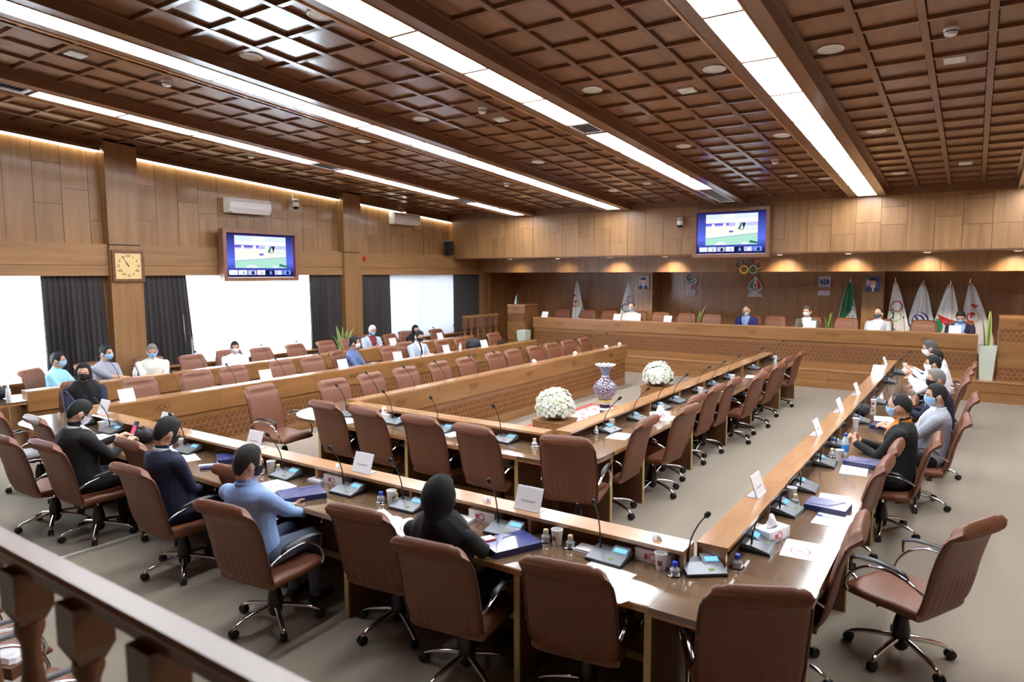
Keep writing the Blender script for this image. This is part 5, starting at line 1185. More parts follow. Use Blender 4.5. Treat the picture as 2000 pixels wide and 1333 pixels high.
# flower boxes
mat('petal', (240, 242, 236), .6); mat('petal_cream', (226, 232, 206), .6); mat('foliage', (110, 150, 84), .6); mat('bowl_silver', (190, 190, 196), .25, metal=.8)
def flower_box(label, blabel, x, y, zt, s, seed):
    t = thing('flower_stand', blabel, 'stand', (x, y, 0)); obj('box', MB().box(-s, -s, 0, s, s, zt-.02), 'desk_wood', t); obj('top', MB().box(-s-.01, -s-.01, zt-.02, s+.01, s+.01, zt), 'desk_wood_x', t)
    for ax in (0, 1):
        L = MB(); ring_lattice(L, 2*s-.04, zt-.20, zt-.06, (lambda q, z, d: (-s+.02+q, -s-d, z)) if ax == 0 else (lambda q, z, d: (s+d, -s+.02+q, z)), .052, .008); tag(obj('lattice', L, 'lattice_wood', t), kind='stuff')
    rnd = random.Random(seed); f = thing('flower_arrangement', label, 'flowers', (x, y, zt))
    obj('bowl', MB().lathe([(.10, 0), (.16, .03), (.19, .07), (.18, .07), (.05, .02)], 20), 'bowl_silver', f, 40)
    obj('foliage', MB().ell((0, 0, .18), (.21, .21, .21), 14, 9), 'foliage', f, 60)
    blooms = []
    for mname in ('petal', 'petal', 'petal_cream'):
        M = MB()
        for k in range(7):
            a = 2*PI*k/7; c = V(math.cos(a), math.sin(a), 0); q = V(-math.sin(a), math.cos(a), 0)
            M.add([V(0, 0, 0), c*.025+q*.02+V(0, 0, .012), c*.047+V(0, 0, .022), c*.025-q*.02+V(0, 0, .012)], [(0, 3, 2, 1)])
            M.add([V(0, 0, .006), c*.016+q*.012+V(0, 0, .03), c*.026+V(0, 0, .034), c*.016-q*.012+V(0, 0, .03)], [(0, 3, 2, 1)])
        M.ell((0, 0, .02), (.013, .013, .014), 7, 5); blooms.append(mesh_of('bloom', M, mname, 180))
    for i in range(150):
        v = (i+.5)/150; a = i*2.39996; el = math.asin(-.25+1.24*v if v < 1 else 1) if -.25+1.24*v <= 1 else PI/2; d = V(math.cos(el)*math.cos(a), math.cos(el)*math.sin(a), math.sin(el)); k = 1+rnd.uniform(-.05, .12)
        o = link('bloom', rnd.choice(blooms), f, V(d.x*.245*k, d.y*.245*k, .16+d.z*.255*k)); o.rotation_mode = 'QUATERNION'; o.rotation_quaternion = d.to_track_quat('Z', 'Y') @ Quaternion((0, 0, 1), rnd.random()*6); o.scale = (rnd.uniform(.8, 1.15),)*3
flower_box('round white flower arrangement in front of the vase, nearer the desk corner', 'carved wooden box stand under the flowers at the desk corner', -4.98, 8.45, .345, .235, 3)
p = at(1291, 757, z=.345)
flower_box('round white flower arrangement on the stand nearest the stage', 'wooden box stand under the flowers nearest the stage', p.x-.15, p.y+.2, .345, .235, 5)
# vase
m, n, l, b = nmat('vase_pattern'); tcn = n.new('ShaderNodeTexCoord'); vo = n.new('ShaderNodeTexVoronoi'); vo.feature = 'DISTANCE_TO_EDGE'; vo.inputs['Scale'].default_value = 26; cr = n.new('ShaderNodeValToRGB')
cr.color_ramp.elements[0].color = lin((214, 208, 220)); cr.color_ramp.elements[1].color = lin((74, 54, 78)); cr.color_ramp.elements[0].position = .03; cr.color_ramp.elements[1].position = .09
l.new(tcn.outputs['Object'], vo.inputs['Vector']); l.new(vo.outputs['Distance'], cr.inputs[0]); l.new(cr.outputs[0], b.inputs['Base Color']); b.inputs['Roughness'].default_value = .15
mat('vase_blue', (120, 132, 164), .2, noise=.3, nscale=60); mat('vase_white', (232, 234, 238), .2); mat('vase_dark', (52, 46, 64), .25)
VX, VY = -4.93, 10.0
zb_ = at(1182, 781, y=VY).z; zt_ = at(1182, 712, y=VY).z; VX = at(1182, 750, y=VY).x; hv = zt_-zb_
t = thing('vase_stand', 'banded round pedestal under the tall vase', 'stand', (VX, VY, 0)); obj('column', MB().lathe([(.13, .012), (.13, .05), (.085, .07), (.085, zb_-.03)], 20), 'vase_dark', t, 40)
obj('cap', MB().lathe([(.085, zb_-.035), (.125, zb_-.02), (.125, zb_)], 20), 'emblem_gold', t, 40)
for k in range(3): obj('band', MB().lathe([(.087, .12+.1*k), (.090, .13+.1*k), (.090, .15+.1*k), (.087, .16+.1*k)], 20, caps=(False, False)), 'vase_white', t, 40)
t = thing('vase', 'tall patterned porcelain vase with flared wavy rim', 'vase', (VX, VY, zb_))
obj('belly', MB().lathe([(.09, 0), (.14, hv*.08), (.185, hv*.20), (.20, hv*.31), (.185, hv*.42), (.13, hv*.53), (.075, hv*.61), (.055, hv*.66)], 28), 'vase_pattern', t, 60)
obj('neck', MB().lathe([(.055, hv*.66), (.055, hv*.72), (.068, hv*.80), (.095, hv*.88), (.14, hv*.96)], 28, caps=(False, False)), 'vase_blue', t, 60)
obj('neck_ring', MB().ring((0, 0, hv*.67), .056, .008, 'z', 24, 8), 'vase_white', t, 60)
obj('rim', MB().loft([[(r*math.cos(2*PI*k/48)*(1+.05*math.sin(12*2*PI*k/48)), r*math.sin(2*PI*k/48)*(1+.05*math.sin(12*2*PI*k/48)), z+.008*math.sin(12*2*PI*k/48)) for k in range(48)] for r, z in ((.138, hv*.955), (.165, hv*.99), (.16, hv), (.13, hv*.965))], (False, False)), 'vase_white', t, 60)
# ================================================================== THINGS ON THE DESKS
def on(px, py, z=TZ): p = at(px, py, z=z+.012); return p.x, p.y
# ---- delegate microphone unit
def mic_unit():
    t = thing('microphone_unit', 'grey conference microphone unit', 'microphone')
    w = .115; sec = [(-.085, 0), (.085, 0), (.085, .052), (.03, .046), (-.085, .018)]
    obj('base', MB().loft([[(x, y, z-.0) for x, z in ((-.088, 0), (.088, 0), (.088, .03), (-.088, .012))] for y in (-w-.003, w+.003)]).flip(), 'black_plastic', t)
    b = obj('console', MB().loft([[(x, y, z+.002) for x, z in ((-.083, .010), (.083, .028), (.083, .050), (.02, .044), (-.083, .018))] for y in (-w, w)]).flip(), 'grey_plastic', t)
    obj('display_hood', MB().loft([[(x, y, z) for x, z in ((-.005, .04), (.083, .045), (.083, .070), (.06, .070))] for y in (-w+.005, -.005)]).flip(), 'grey_plastic', t)
    obj('display', MB().loft([[(x, y, z) for x, z in ((.016, .0508), (.046, .0639), (.044, .0664), (.014, .0533))] for y in (-w+.016, -.022)]).flip(), 'lcd_blue', t)
    obj('button', MB().box(-.055, -.05, .024, -.035, -.02, .032), 'led_green', t)
    P = catmull([(.030, .075, .042), (.026, .075, .11), (.0, .068, .20), (-.06, .05, .30), (-.12, .035, .365)], 4)
    g = obj('gooseneck', MB().tube(P, [.007]*5+[.0045]*(len(P)-5), 7), 'black_plastic', t, 60)
    d = (P[-1]-P[-2]).normalized(); obj('microphone_head', MB().tube([P[-1]-d*.004, P[-1]+d*.01, P[-1]+d*.028, P[-1]+d*.045, P[-1]+d*.055], [.006, .014, .0165, .014, .005], 10), 'black_rubber', g, 60)
    return t
MU = mic_unit(); MICS = []; SMALL = []
def clear(x, y, r, yr):                      # keep a small thing out of the microphone units and its neighbours
    for _ in range(12):
        for (a, b, q) in [(m[0], m[1], .135) for m in MICS]+SMALL:
            d = math.hypot(x-a, y-b); n = q+r
            if d < n:
                k = (n-d)*1.02; ux, uy = ((x-a)/d, (y-b)/d) if d > 1e-4 else (1, 0); x += ux*k; y += uy*k
                if x > -1.3 and y > 3.9: x = max(x, -1.05)
                elif y < 4.5: y = min(y, 3.60)
    SMALL.append((x, y, r)); return x, y
def mics(lst, deg, label, group, snap=None):
    for px, py in lst:
        x, y = on(px, py)
        if snap: x, y = snap(x, y)
        if deg == 90: y = min(y, (5.845 if y > 4.6 else 3.82)-.25)
        elif deg == 180 and x > -2: x = max(x, -1.03)
        MICS.append((x, y)); o = place(MU, (x, y, TZ), math.radians(deg+random.uniform(-6, 6)), label, group)
mics([(1205, 1078), (998, 1032), (802, 988), (688, 957), (573, 925), (387, 876), (243, 838), (187, 824)], 90, 'grey microphone unit on the long desk by the balcony', 'microphone units on the long balcony desk')
x, y = on(1372, 1112); place(MU, (x, y, TZ), math.radians(128), 'grey microphone unit at the corner of the outer desk')
mics([(1470, 1064), (1529, 996), (1564, 951), (1602, 904), (1634, 869), (1683, 823), (1717, 786), (1735, 746), (1757, 729)], 180, 'grey microphone unit on the outer desk, along the men in masks', 'microphone units on the outer desk')
mics([(1001, 855), (885, 834), (785, 822), (705, 805)], 90, 'grey microphone unit on the short inner desk', 'microphone units on the short inner desk')
mics([(1161, 837), (1222, 815), (1271, 795), (1301, 782), (1346, 763), (1377, 751), (1411, 738), (1463, 719), (1503, 701)], 180, 'grey microphone unit on the inner desk beside the aisle', 'microphone units on the inner aisle desk', lambda x, y: (-3.195, y))
for X, ys, lb, gr in ((-6.56, ROW1, 'microphone unit on the front bench desk', 'microphones of the front bench row'), (-8.88, [4.75, 5.6, 6.45, 7.3, 8.15, 9.6, 11.1, 11.8, 13.0], 'microphone unit on the middle bench desk', 'microphones of the middle bench row'), (-10.83, [4.9, 6.3, 7.6, 8.4, 9.6, 10.4, 12.5, 13.3], 'microphone unit on the back bench desk', 'microphones of the back bench row')):
    for y in ys: place(MU, (X, y+.22, TZ), math.radians(random.uniform(-8, 8)), lb, gr)
for px in (1130, 1215, 1345, 1447, 1545, 1660, 1760, 1820): p = at(px, 625, y=15.98); place(MU, (p.x, 15.98, TZ+.40), -PI/2, 'microphone unit on the head desk of the stage', 'microphones of the head desk')
# ---- acrylic name stands
def name_stand():
    t = thing('name_stand', 'white name card stand', 'name card')
    obj('card', MB().add([(-.006, -.10, 0), (-.003, -.10, 0), (.050, -.10, .145), (.047, -.10, .145), (-.006, .10, 0), (-.003, .10, 0), (.050, .10, .145), (.047, .10, .145)], [(0, 1, 2, 3), (7, 6, 5, 4), (0, 4, 5, 1), (1, 5, 6, 2), (2, 6, 7, 3), (3, 7, 4, 0)]), 'paper', t)
    obj('stand', MB().box(-.012, -.102, 0, .075, .102, .004).add([(.001, -.102, .004), (.004, -.102, .004), (.055, -.102, .148), (.052, -.102, .148), (.001, .102, .004), (.004, .102, .004), (.055, .102, .148), (.052, .102, .148)], [(0, 1, 2, 3), (7, 6, 5, 4), (0, 4, 5, 1), (1, 5, 6, 2), (2, 6, 7, 3), (3, 7, 4, 0)]), 'acrylic', t)
    for k in range(2): obj('text_line', MB().add([(.0145+.018*k, -.055+.015*k, .066+.03*k+.00), (.0145+.018*k, .055-.015*k, .066+.03*k), (.018+.018*k, .055-.015*k, .075+.03*k), (.018+.018*k, -.055+.015*k, .075+.03*k)], [(0, 1, 2, 3)]).xf(Matrix.Translation((-.0015, 0, -.012))), 'print_pale', t)
    return t
NS = name_stand()
def names(lst, deg, label, group, z=LZ, lift=0):
    for px, py in lst:
        p = at(px, py, z=z); place(NS, (p.x, p.y, z), math.radians(deg), label, group)
# cards lean away from their readers; the card face looks along local -x
for px, py in ((209, 806), (337, 832), (505, 872), (708, 922), (1029, 997)):
    p = at(px, py, z=LZ); place(NS, (p.x, 3.72, LZ), math.radians(90), 'white name card stand on the ledge of the long balcony desk', 'name cards on the long balcony desk')
for px, py in ((1490, 968), (1606, 850), (1650, 805), (1690, 772), (1750, 716)):
    p = at(px, py, z=LZ); place(NS, (-1.19, p.y, LZ), math.radians(178), 'white name card stand seen edge-on along the outer desk ledge', 'name cards on the outer desk')
p = at(1722, 733, z=LZ); place(NS, (-1.20, p.y, LZ), math.radians(62), 'white name card stand turned to face the balcony on the outer desk')
for px, py in ((249, 783), (512, 741), (675, 720), (785, 704), (885, 690), (961, 679)):
    p = at(px, py, z=LZ); place(NS, (-8.72, p.y, LZ), math.radians(180+random.uniform(-8, 8)), 'white name card on the ledge of the middle bench row', 'name cards on the middle bench row')
for px, py in ((782, 675), (867, 663)):
    p = at(px, py, z=LZ); place(NS, (-10.68, p.y, LZ), math.radians(180), 'white name card on the ledge of the back bench row', 'name cards on the back bench row')
for px in (1064, 1205, 1304, 1584, 1706, 1866):
    p = at(px, 625, y=15.82); place(NS, (p.x, 15.80, LZ+.40), math.radians(90+random.uniform(-6, 6)), 'white name card on the ledge of the head desk', 'name cards on the head desk')
# ---- cups, little bottles, water bottles
cp = thing('paper_cup', 'white paper cup', 'cup')
obj('cup', MB().lathe([(.027, 0), (.037, .095), (.039, .098), (.036, .098), (.028, .01)], 18), 'cup_white', cp, 40); obj('printed_motif', MB().loft([[((.0295+.0105*z/.095+.0006)*math.cos(a), (.0295+.0105*z/.095+.0006)*math.sin(a), z) for a in [PI*1.12+PI*.26*k/6 for k in range(7)]] for z in (.03, .045, .06)], (False, False), closed=False), 'cup_print', cp)
def scatter(proto, lst, label, group, z=TZ):
    for px, py in lst:
        x, y = clear(*on(px, py, z), .042, 0); place(proto, (x, y, z), random.uniform(0, 6), label, group)
scatter(cp, [(1291, 1108), (1088, 1060), (765, 980), (530, 920), (505, 917), (214, 842), (358, 877)], 'white paper cup on the long desk by the balcony', 'paper cups on the long desk')
scatter(cp, [(1546, 974), (1639, 897), (1671, 832), (1706, 793), (1767, 719)], 'white paper cup on the outer desk before the men in masks', 'paper cups on the outer desk')
scatter(cp, [(1192, 836), (1368, 768), (1430, 742), (1514, 704)], 'white paper cup on the inner aisle desk', 'paper cups on the inner desk')
def jar(name, cap, label):
    t = thing(name, label, 'jar'); obj('glass', MB().lathe([(.026, 0), (.029, .01), (.029, .035), (.016, .05), (.014, .055)], 14), 'glass_jar', t, 40); obj('cap', MB().lathe([(.016, .052), (.017, .075), (.014, .079)], 14), cap, t, 40); obj('saucer', MB().lathe([(.035, .0), (.043, .006), (.041, .008), (.02, .004)], 18), 'chrome', t, 40); return t
mat('glass_jar', (176, 182, 190), .08, spec=.8, coat=1)
jc = jar('glass_jar', 'cork', 'small glass jar with cork stopper'); jb = jar('glass_jar', 'cap_blue', 'small glass jar with blue cap')
scatter(jc, [(1066, 1054), (1114, 1066), (778, 984), (548, 923)], 'small glass jar with pale stopper on the long balcony desk', 'stoppered jars on the long desk')
scatter(jb, [(1318, 1120), (744, 978), (518, 922)], 'small glass jar with blue cap on the long balcony desk', 'blue capped jars on the long desk')
x, y = on(1440, 1105); place(jb, (x, y, TZ), 0, 'small jar with blue cap at the outer desk corner')
scatter(jc, [(1044, 870), (1184, 842), (1294, 803)], 'small glass jar with pale stopper on the inner desk', 'stoppered jars on the inner desk')
scatter(jc, [(1553, 983), (1625, 890)], 'small glass jar with pale stopper on the outer desk', 'stoppered jars on the outer desk')
def bottle(label, px, py, z, blue, h=.21, X=None):
    x, y = on(px, py, z)
    if X is not None: p = at(px, py, x=X); x, y = X, p.y
    t = thing('water_bottle', label, 'bottle', (x, y, z))
    obj('body', MB().lathe([(.028, 0), (.031, .01), (.031, h*.55), (.026, h*.72), (.013, h*.86), (.013, h*.9)], 16), 'bottle_clear', t, 50); obj('label', MB().lathe([(.0316, h*.2), (.0322, h*.21), (.0322, h*.5), (.0316, h*.51)], 16, caps=(False, False)), 'bottle_label' if blue else 'offwhite', t, 40); obj('cap', MB().lathe([(.0145, h*.88), (.0145, h), (.012, h*1.01)], 12), 'cap_blue' if blue else 'white_plastic', t, 40)
mat('bottle_clear', (206, 218, 228), .1, coat=.6)
bottle('water bottle with blue label beside the black jacket man', 1650, 888, TZ, True)
bottle('small white bottle on the back bench row before the pier', 264, 740, LZ, False, .15, -10.66); bottle('small white bottle on the middle bench row', 899, 690, LZ, False, .15, -8.71); bottle('white bottle on the desk end of the back bench row', 17, 780, TZ, False, .2)
bottle('small bottle with blue label on the head desk', 1785, 646, TZ+.40, True, .2)
# ---- tissue boxes
tb = thing('tissue_box', 'white tissue box', 'tissue box')
obj('box', MB().box(-.11, -.055, 0, .11, .055, .075), 'paper', tb); obj('slot', MB().prism([(.06*math.cos(2*PI*k/16), .02*math.sin(2*PI*k/16)) for k in range(16)], .0745, .0755), 'print_grey', tb)
rnd = random.Random(4); obj('tissue', MB().loft([[((.045+.018*math.sin(3*a+j))*(1-j*.2)*math.cos(a), (.02+.012*math.cos(2*a+j*2))*(1-j*.15)*math.sin(a)+.004*j, .074+.026*j+.006*math.sin(4*a)) for a in [2*PI*k/14 for k in range(14)]] for j in range(4)]), 'paper', tb, 60)
for s in (-1, 1): obj('red_print', MB().ring((0, s*.0555, .036), .022, .003, 'y', 14, 5).box(-.05, s*.0555-.001, .02, -.03, s*.0555+.001, .05), 'red_ink', tb)
for px, py, dg in ((951, 1017, 0), (665, 945, 0), (1248, 1090, 0)):
    x, y = on(px, py); x, y = {951: (-2.73, 3.70), 665: (-4.23, 3.70)}.get(px, (-1.49, 3.715)); place(tb, (x, y, TZ), math.radians(0), 'white tissue box with red print on the long balcony desk', 'tissue boxes on the long desk')
x, y = on(1508, 1048); place(tb, (x, y, TZ), math.radians(70), 'white tissue box with red print on the outer desk')
x, y = (-3.0, 7.52); place(tb, (x, y, TZ), math.radians(60), 'white tissue box on the inner aisle desk'); x, y = on(750, 818); place(tb, (x, y, TZ), math.radians(5), 'white tissue box on the short inner desk')
# ---- blue box folders
fo = thing('box_folder', 'blue box folder', 'folder')
obj('cover', MB().box(-.165, -.12, .036, .165, .12, .042).box(-.165, -.12, 0, .165, .12, .005), 'folder_blue', fo); obj('spine', MB().box(-.163, -.12, .004, .163, -.112, .037).box(-.163, .112, .004, .163, .12, .037).box(-.165, -.115, .004, -.157, .115, .037).box(.157, -.115, .004, .165, .115, .037), 'folder_edge', fo)
obj('elastic', MB().tube([(-.12, -.121, .02), (-.115, -.10, .0435), (-.02, .06, .0435), (.14, .08, .0435), (.166, .075, .02)], .0018, 5), 'print_grey', fo)
for px, py, dg, lb in ((589, 968, 62, 'blue box folder on the desk in front of the blue shirt man'), (958, 1066, 64, 'glossy blue box folder carrying a red phone'), (1617, 992, 176, 'blue box folder with elastic on the outer desk near the tissue box'), (1674, 905, 172, 'blue box folder beside the water bottle'), (1733, 832, 172, 'blue box folder with white papers on it on the outer desk'), (1730, 786, 174, 'blue box folder under papers behind the black bag'), (1785, 730, 172, 'blue box folder before the clasped hands man'), (462, 896, 60, 'blue box folder behind the young man in light blue shirt')):
    x, y = on(px, py); x += {958: .10, 1730: .16, 1785: .14, 1674: .05}.get(px, 0); y += {958: .07, 1733: -.12}.get(px, 0); o = place(fo, (x, y, TZ), math.radians(dg), lb); o.scale = (.84, .9, 1) if dg > 150 else (1, 1, 1)
# ---- papers
pa = thing('paper_sheet', 'white sheet of paper', 'paper')
obj('sheet', MB().box(-.105, -.148, 0, .105, .148, .0015), 'paper', pa)
mk = MB(); strip_ = lambda pts, w: [mk.add([(pts[i][0]-w, pts[i][1]-w, .0018), (pts[i][0]+w, pts[i][1]+w, .0018), (pts[i+1][0]+w, pts[i+1][1]+w, .0018), (pts[i+1][0]-w, pts[i+1][1]-w, .0018)], [(0, 1, 2, 3)]) for i in range(len(pts)-1)]
q = [[(.0+(.058-r)*math.cos(2*PI*k/24), -.03+(.075-r)*math.sin(2*PI*k/24), .0019) for k in range(24)]+[] for r in (0, .007)]
mk.loft(q, (False, False)); mk.flip()
for s in (-1, 1): mk.add([(-.03*s-.004, -.065, .0019), (-.03*s+.004, -.065, .0019), (.03*s+.004, .005, .0019), (.03*s-.004, .005, .0019)], [(0, 1, 2, 3)])
obj('red_cross_print', mk, 'red_ink', pa)
pp = thing('paper_sheet', 'plain white sheet of paper', 'paper'); obj('sheet', MB().box(-.105, -.148, 0, .105, .148, .0015), 'paper', pp)
for k in range(5): obj('text_line', MB().box(-.08+.03*k, -.11, .0016, -.075+.03*k, .11-.03*(k % 3), .0018), 'sign_pale', pp)
for px, py, dg in ((539, 946, 80), (795, 1027, 70), (210, 850, 80), (362, 893, 70)):
    x, y = on(px, py); place(pa, (x, y, TZ), math.radians(dg), 'white sheet with a red crossed circle on the long balcony desk', 'crossed circle sheets on the long desk')
for px, py, dg in ((1565, 1071, 4), (1668, 917, 4), (1628, 975, 4)):
    x, y = on(px, py); place(pa, (x, y, TZ), math.radians(dg), 'white sheet with a red crossed circle on the outer desk', 'crossed circle sheets on the outer desk')
for px, py, dg in ((737, 1009, 60), (1181, 1117, 78), (1205, 1145, 62), (925, 868, 80), (680, 820, 80), (1625, 1012, 2), (1727, 817, 3), (1762, 775, 5), (1790, 745, 5), (1775, 722, 2), (1300, 815, 5), (1400, 760, 4), (1470, 735, 4), (1210, 850, 3), (880, 845, 70), (55, 778, 10)):
    x, y = on(px, py); o = place(pp, (x, y, TZ), math.radians(dg+random.uniform(-6, 6)), 'plain white sheet of paper lying on a desk', 'plain sheets on the desks')
lbls = {0: 'plain white sheet of paper'}
# ---- note pads and trays, pen, phones, bags
def small(name, label, cat, px, py, parts, dg=0, z=TZ):
    x, y = on(px, py, z)
    if name == 'laptop': x, y = -8.95, 12.45
    t = thing(name, label, cat, (x, y, z), math.radians(dg))
    for nm, M, m in parts: obj(nm, M, m, t)
    return t
for px, py, dg, lb in ((905, 1013, 0, 'stack of white note paper beside the tissue box'), (622, 936, 0, 'stack of white note paper near the blue box folder'), (1150, 1072, 0, 'white leaflets beside the corner microphone unit'), (1480, 1032, 80, 'note paper block between microphone units on the outer desk')):
    small('note_pad', lb, 'note pad', px, py, [('pages', MB().box(-.075, -.05, 0, .075, .05, .016), 'paper'), ('tray', MB().box(-.08, -.055, -.0, .08, .055, .004), 'acrylic')], dg)
small('pen', 'blue pen lying on a white sheet at the outer desk', 'pen', 1617, 1009, [('barrel', MB().tube([(-.07, 0, .007), (.05, 0, .007)], .0045, 8), 'paper'), ('cap', MB().tube([(-.075, 0, .007), (-.035, 0, .007)], .0055, 8), 'cap_blue')], -8)
mat('phone_pink', (236, 70, 110), .4)
small('mobile_phone', 'phone in red case on the glossy blue folder', 'phone', 944, 1052, [('case', MB().cbox(-.075, -.037, 0, .075, .037, .009, .006), 'tag_red'), ('screen', MB().box(-.068, -.032, .009, .0, .032, .0095), 'black_plastic'), ('card', MB().box(.0, -.032, .009, .068, .032, .0096), 'paper')], 64, TZ+.043)
small('remote_control', 'pale blue handset lying on a grey pad', 'remote control', 408, 912, [('body', MB().cbox(-.085, -.022, .02, .085, .022, .034, .006), 'sign_pale'), ('pad', MB().cbox(-.07, -.05, 0, .09, .05, .02, .006), 'folder_edge'), ('screen', MB().box(.03, -.015, .034, .07, .015, .035), 'lcd_blue')], 55)
o = small('mobile_phone', 'phone with pink screen held by the man in black suit', 'phone', 225, 862, [('body', MB().box(-.036, -.004, -.073, .036, .004, .073), 'black_plastic'), ('screen', MB().box(-.033, -.0046, -.055, .033, -.004, .03), 'phone_pink'), ('screen_foot', MB().box(-.033, -.0046, -.068, .033, -.004, -.056), 'paper')], 10)
_h = pb[2]; wv_ = (_h[0][2]+_h[0][3]*.13+_h[1][2]+_h[1][3]*.13)/2; o.location = pb[0].matrix_basis @ Vector((wv_.x+.02, wv_.y, wv_.z+.04)); o.rotation_euler = (math.radians(-25), 0, math.radians(4))
mat('bag_black', (28, 29, 34), .7, noise=.2, nscale=30)
def lump(name, label, cat, px, py, r, m, dg=0, z=TZ, strap=True):
    x, y = on(px, py, z)
    if name == 'jacket': x, y = -8.98, 11.75
    t = thing(name, label, cat, (x, y, z), math.radians(dg)); M = MB().ell((0, 0, r[2]), r, 16, 10)
    M.v = [(a*(1+.10*math.sin(9*c/r[2]+3*b_/r[1])), b_*(1+.12*math.sin(5*a/r[0])), max(0, c*(1+.08*math.sin(7*a/r[0]+4*b_/r[1])))) for a, b_, c in M.v]
    obj('body', M, m, t, 180)
    if strap: obj('strap', MB().tube([(-r[0]*.6, 0, r[2]*1.7), (-r[0]*.2, r[1]*.3, r[2]*2.3), (r[0]*.5, 0, r[2]*1.7)], .008, 6, flat=.5), 'black_plastic', t, 60)
    else: obj('fold', MB().tube([(-r[0]*.8, -r[1]*.3, r[2]*1.2), (0, -r[1]*.5, r[2]*1.75), (r[0]*.8, -r[1]*.2, r[2]*1.1)], .018, 6), m, t, 60)
lump('black_bag', 'small black bag on the desk beside the navy suit man', 'bag', 281, 862, (.13, .07, .07), 'bag_black', 10)
lump('black_bag', 'black camera bag on the outer desk among the cups', 'bag', 1683, 810, (.10, .08, .07), 'bag_black', 70)
lump('jacket', 'dark jacket piled on the middle bench row near the stage', 'jacket', 942, 676, (.18, .16, .15), 'bag_black', 80, TZ, False)
lump('black_bag', 'black bag on the desk end behind the white bottle', 'bag', 2, 778, (.10, .10, .08), 'bag_black', 0)
small('laptop', 'dark open laptop on the middle bench row near the stage', 'laptop', 1008, 668, [('keyboard', MB().box(-.12, -.17, 0, .12, .17, .018), 'black_plastic'), ('screen_lid', MB().add([(.12, -.17, .018), (.12, .17, .018), (.20, .17, .22), (.20, -.17, .22), (.13, -.17, .016), (.13, .17, .016), (.21, .17, .218), (.21, -.17, .218)], [(0, 1, 2, 3), (7, 6, 5, 4), (0, 4, 5, 1), (1, 5, 6, 2), (2, 6, 7, 3), (3, 7, 4, 0)]), 'black_plastic')], 10)
# crumpled tissues on the bench ledges
ct = thing('crumpled_tissue', 'crumpled white tissue', 'tissue'); M = MB().ell((0, 0, .025), (.05, .04, .03), 12, 8); M.v = [(a*(1+.2*math.sin(40*b_)), b_*(1+.2*math.sin(50*a)), c*(1+.15*math.sin(60*a+30*b_))) for a, b_, c in M.v]; obj('paper', M, 'paper', ct); obj('tip', MB().loft([[(.02*math.cos(a)*(1-j*.6), .015*math.sin(a)*(1-j*.5), .045+.02*j) for a in [2*PI*k/8 for k in range(8)]] for j in range(2)]), 'paper', ct)
for px, py in ((1032, 708), (1114, 692), (1182, 680), (1212, 675)):
    p = at(px, py, z=LZ); place(ct, (-6.42, p.y, LZ), random.random()*6, 'crumpled white tissue on the front bench ledge', 'tissues on the front bench ledge')
small('desk_tray', 'shallow box with white cloth on the chair side below the balcony', 'box', 20, 1300, [('tray', MB().box(-.12, -.09, 0, .12, .09, .06), 'leg_wood'), ('cloth', MB().cbox(-.10, -.07, .06, .10, .07, .085, .02), 'paper')], 20, .47)
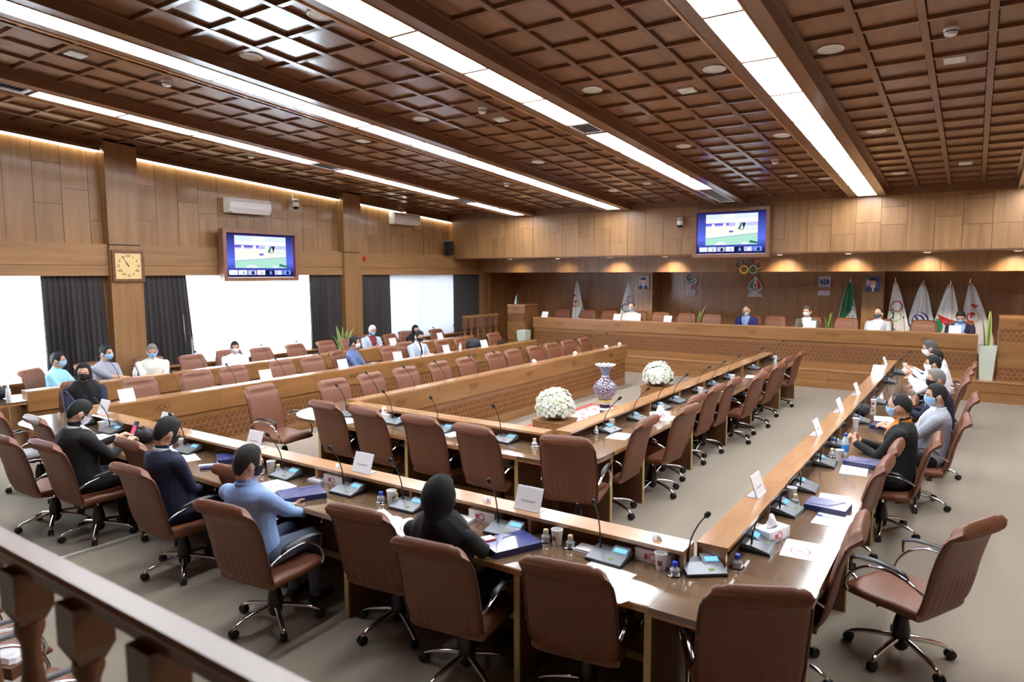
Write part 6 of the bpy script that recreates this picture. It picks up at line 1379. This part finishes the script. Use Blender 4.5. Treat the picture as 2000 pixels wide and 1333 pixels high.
# ================================================================== LABELS THAT COUNT FROM A LANDMARK
ORD = ['first', 'second', 'third', 'fourth', 'fifth', 'sixth', 'seventh', 'eighth', 'ninth', 'tenth', 'eleventh', 'twelfth', 'thirteenth', 'fourteenth', 'fifteenth', 'sixteenth', 'seventeenth', 'eighteenth', 'nineteenth', 'twentieth']
COUNT = {   # group: (sort key, sign, text before, text after)
 'chairs under the short inner desk': ('x', -1, '', 'brown chair tucked under the short inner desk, from its rounded corner'),
 'chairs along the aisle side of the inner desk': ('y', 1, '', 'brown chair on the aisle side of inner desk, from its corner'),
 'empty chairs tucked at the outer desk': ('y', 1, '', 'empty brown chair tucked at the outer desk, from its rounded corner'),
 'empty chairs tucked under the long desk': ('x', -1, '', 'empty tucked chair at the balcony desk, counted towards the windows'),
 'chairs below the balcony': ('x', 1, '', 'brown chair right below the railing, counted from the window side'),
 'empty chairs of the front bench row': ('y', -1, '', 'empty brown chair of the front bench row, from the stage'),
 'chairs of the middle bench row': ('y', -1, '', 'brown chair of the middle bench row, counted from the stage'),
 'chairs of the back bench row': ('y', -1, '', 'brown chair of the back bench row, counted from the stage'),
 'chairs behind the head desk': ('x', 1, '', 'unoccupied brown stage chair, counted from the tall lectern'),
 'microphone units on the long balcony desk': ('x', -1, '', 'microphone unit on the balcony desk, from its rounded corner'),
 'microphone units on the outer desk': ('y', 1, '', 'microphone unit on the outer desk, counted towards the stage'),
 'microphone units on the short inner desk': ('x', -1, '', 'microphone unit on the short inner desk, from its corner'),
 'microphone units on the inner aisle desk': ('y', 1, '', 'microphone unit on the inner aisle desk, towards the stage'),
 'microphones of the front bench row': ('y', -1, '', 'microphone of the front bench row, counted from the stage'),
 'microphones of the middle bench row': ('y', -1, '', 'microphone of the middle bench row, counted from the stage'),
 'microphones of the back bench row': ('y', -1, '', 'microphone of the back bench row, counted from the stage'),
 'microphones of the head desk': ('x', 1, '', 'microphone on the head desk, counted from the tall lectern'),
 'name cards on the long balcony desk': ('x', -1, '', 'white name card on the balcony desk ledge, from its corner'),
 'name cards on the outer desk': ('y', 1, '', 'white edge-on name card on the outer ledge, towards the stage'),
 'name cards on the middle bench row': ('y', -1, '', 'white name card on the middle bench ledge, from the stage'),
 'name cards on the back bench row': ('y', -1, '', 'white name card on the back bench ledge, from the stage'),
 'name cards on the head desk': ('x', 1, '', 'white name card on the head desk, from the tall lectern'),
 'paper cups on the long desk': ('x', -1, '', 'white paper cup on the balcony desk, from its rounded corner'),
 'paper cups on the outer desk': ('y', 1, '', 'white paper cup on the outer desk, counted towards the stage'),
 'paper cups on the inner desk': ('y', 1, '', 'white paper cup on the inner desk, counted towards the stage'),
 'stoppered jars on the long desk': ('x', -1, '', 'pale stoppered jar on the balcony desk, from its corner'),
 'blue capped jars on the long desk': ('x', -1, '', 'blue capped jar on the balcony desk, from its corner'),
 'stoppered jars on the inner desk': ('y', 1, '', 'pale stoppered jar on the inner desk, towards the stage'),
 'stoppered jars on the outer desk': ('y', 1, '', 'pale stoppered jar on the outer desk, towards the stage'),
 'tissue boxes on the long desk': ('x', -1, '', 'tissue box on the balcony desk, counted from its rounded corner'),
 'crossed circle sheets on the long desk': ('x', -1, '', 'red crossed circle sheet on the balcony desk, from its corner'),
 'crossed circle sheets on the outer desk': ('y', 1, '', 'red crossed circle sheet on the outer desk, towards the stage'),
 'tissues on the front bench ledge': ('y', -1, '', 'crumpled tissue on the front bench ledge, from the stage'),
 'spotlights under the overhang': ('x', 1, '', 'round spotlight under the overhanging wall, from the window wall'),
}
gr = {}
for o in COL.objects:
    g = o.get('group')
    if o.parent is None and g: gr.setdefault(g, []).append(o)
def renumber(lst, key, sg, pre, post):
    lst.sort(key=lambda o: sg*getattr(o.location, key))
    for i, o in enumerate(lst): o['label'] = pre+ORD[min(i, 19)]+' '+post
for g, (k, sg, pre, post) in COUNT.items():
    if g in gr: renumber(gr[g], k, sg, pre, post)
for g, lst in gr.items():
    if g.startswith('light panels '): renumber(lst, 'y', -1, '', 'frosted light panel from the stage '+g[len('light panels '):])
    if g in ('round speakers in the coffered ceiling', 'smoke detectors on the ceiling', 'square panels on the ceiling'):
        noun = {'r': 'round white ceiling speaker', 's': 'smoke detector'}[g[0]] if not g.startswith('square') else 'square pale panel'
        bays = {}
        for o in lst: bays.setdefault(sum(o.location.x > c for c in STRIPS), []).append(o)
        for b_, l_ in bays.items():
            renumber(l_, 'y', -1, '', noun+' from the stage '+['along the windows', 'past the first light strip', 'past the second light strip', 'past the third light strip', 'past the fourth light strip', 'past the last light strip'][b_])
    if g == 'plain sheets on the desks':
        sub = {'short inner desk': [], 'inner aisle desk': [], 'outer desk': [], 'balcony desk': [], 'back bench desk end': []}
        for o in lst:
            x, y = o.location.x, o.location.y
            k = 'back bench desk end' if x < -10 else 'outer desk' if x > -1.3 and y > 3.8 else 'balcony desk' if y < 4.5 else 'short inner desk' if x < -3.45 else 'inner aisle desk'
            sub[k].append(o)
        for k, l_ in sub.items():
            if k in ('balcony desk', 'short inner desk'): renumber(l_, 'x', -1, '', 'plain white sheet on the %s, from its rounded corner' % k)
            else: renumber(l_, 'y', 1, '', 'plain white sheet on the %s, counted towards the stage' % k)
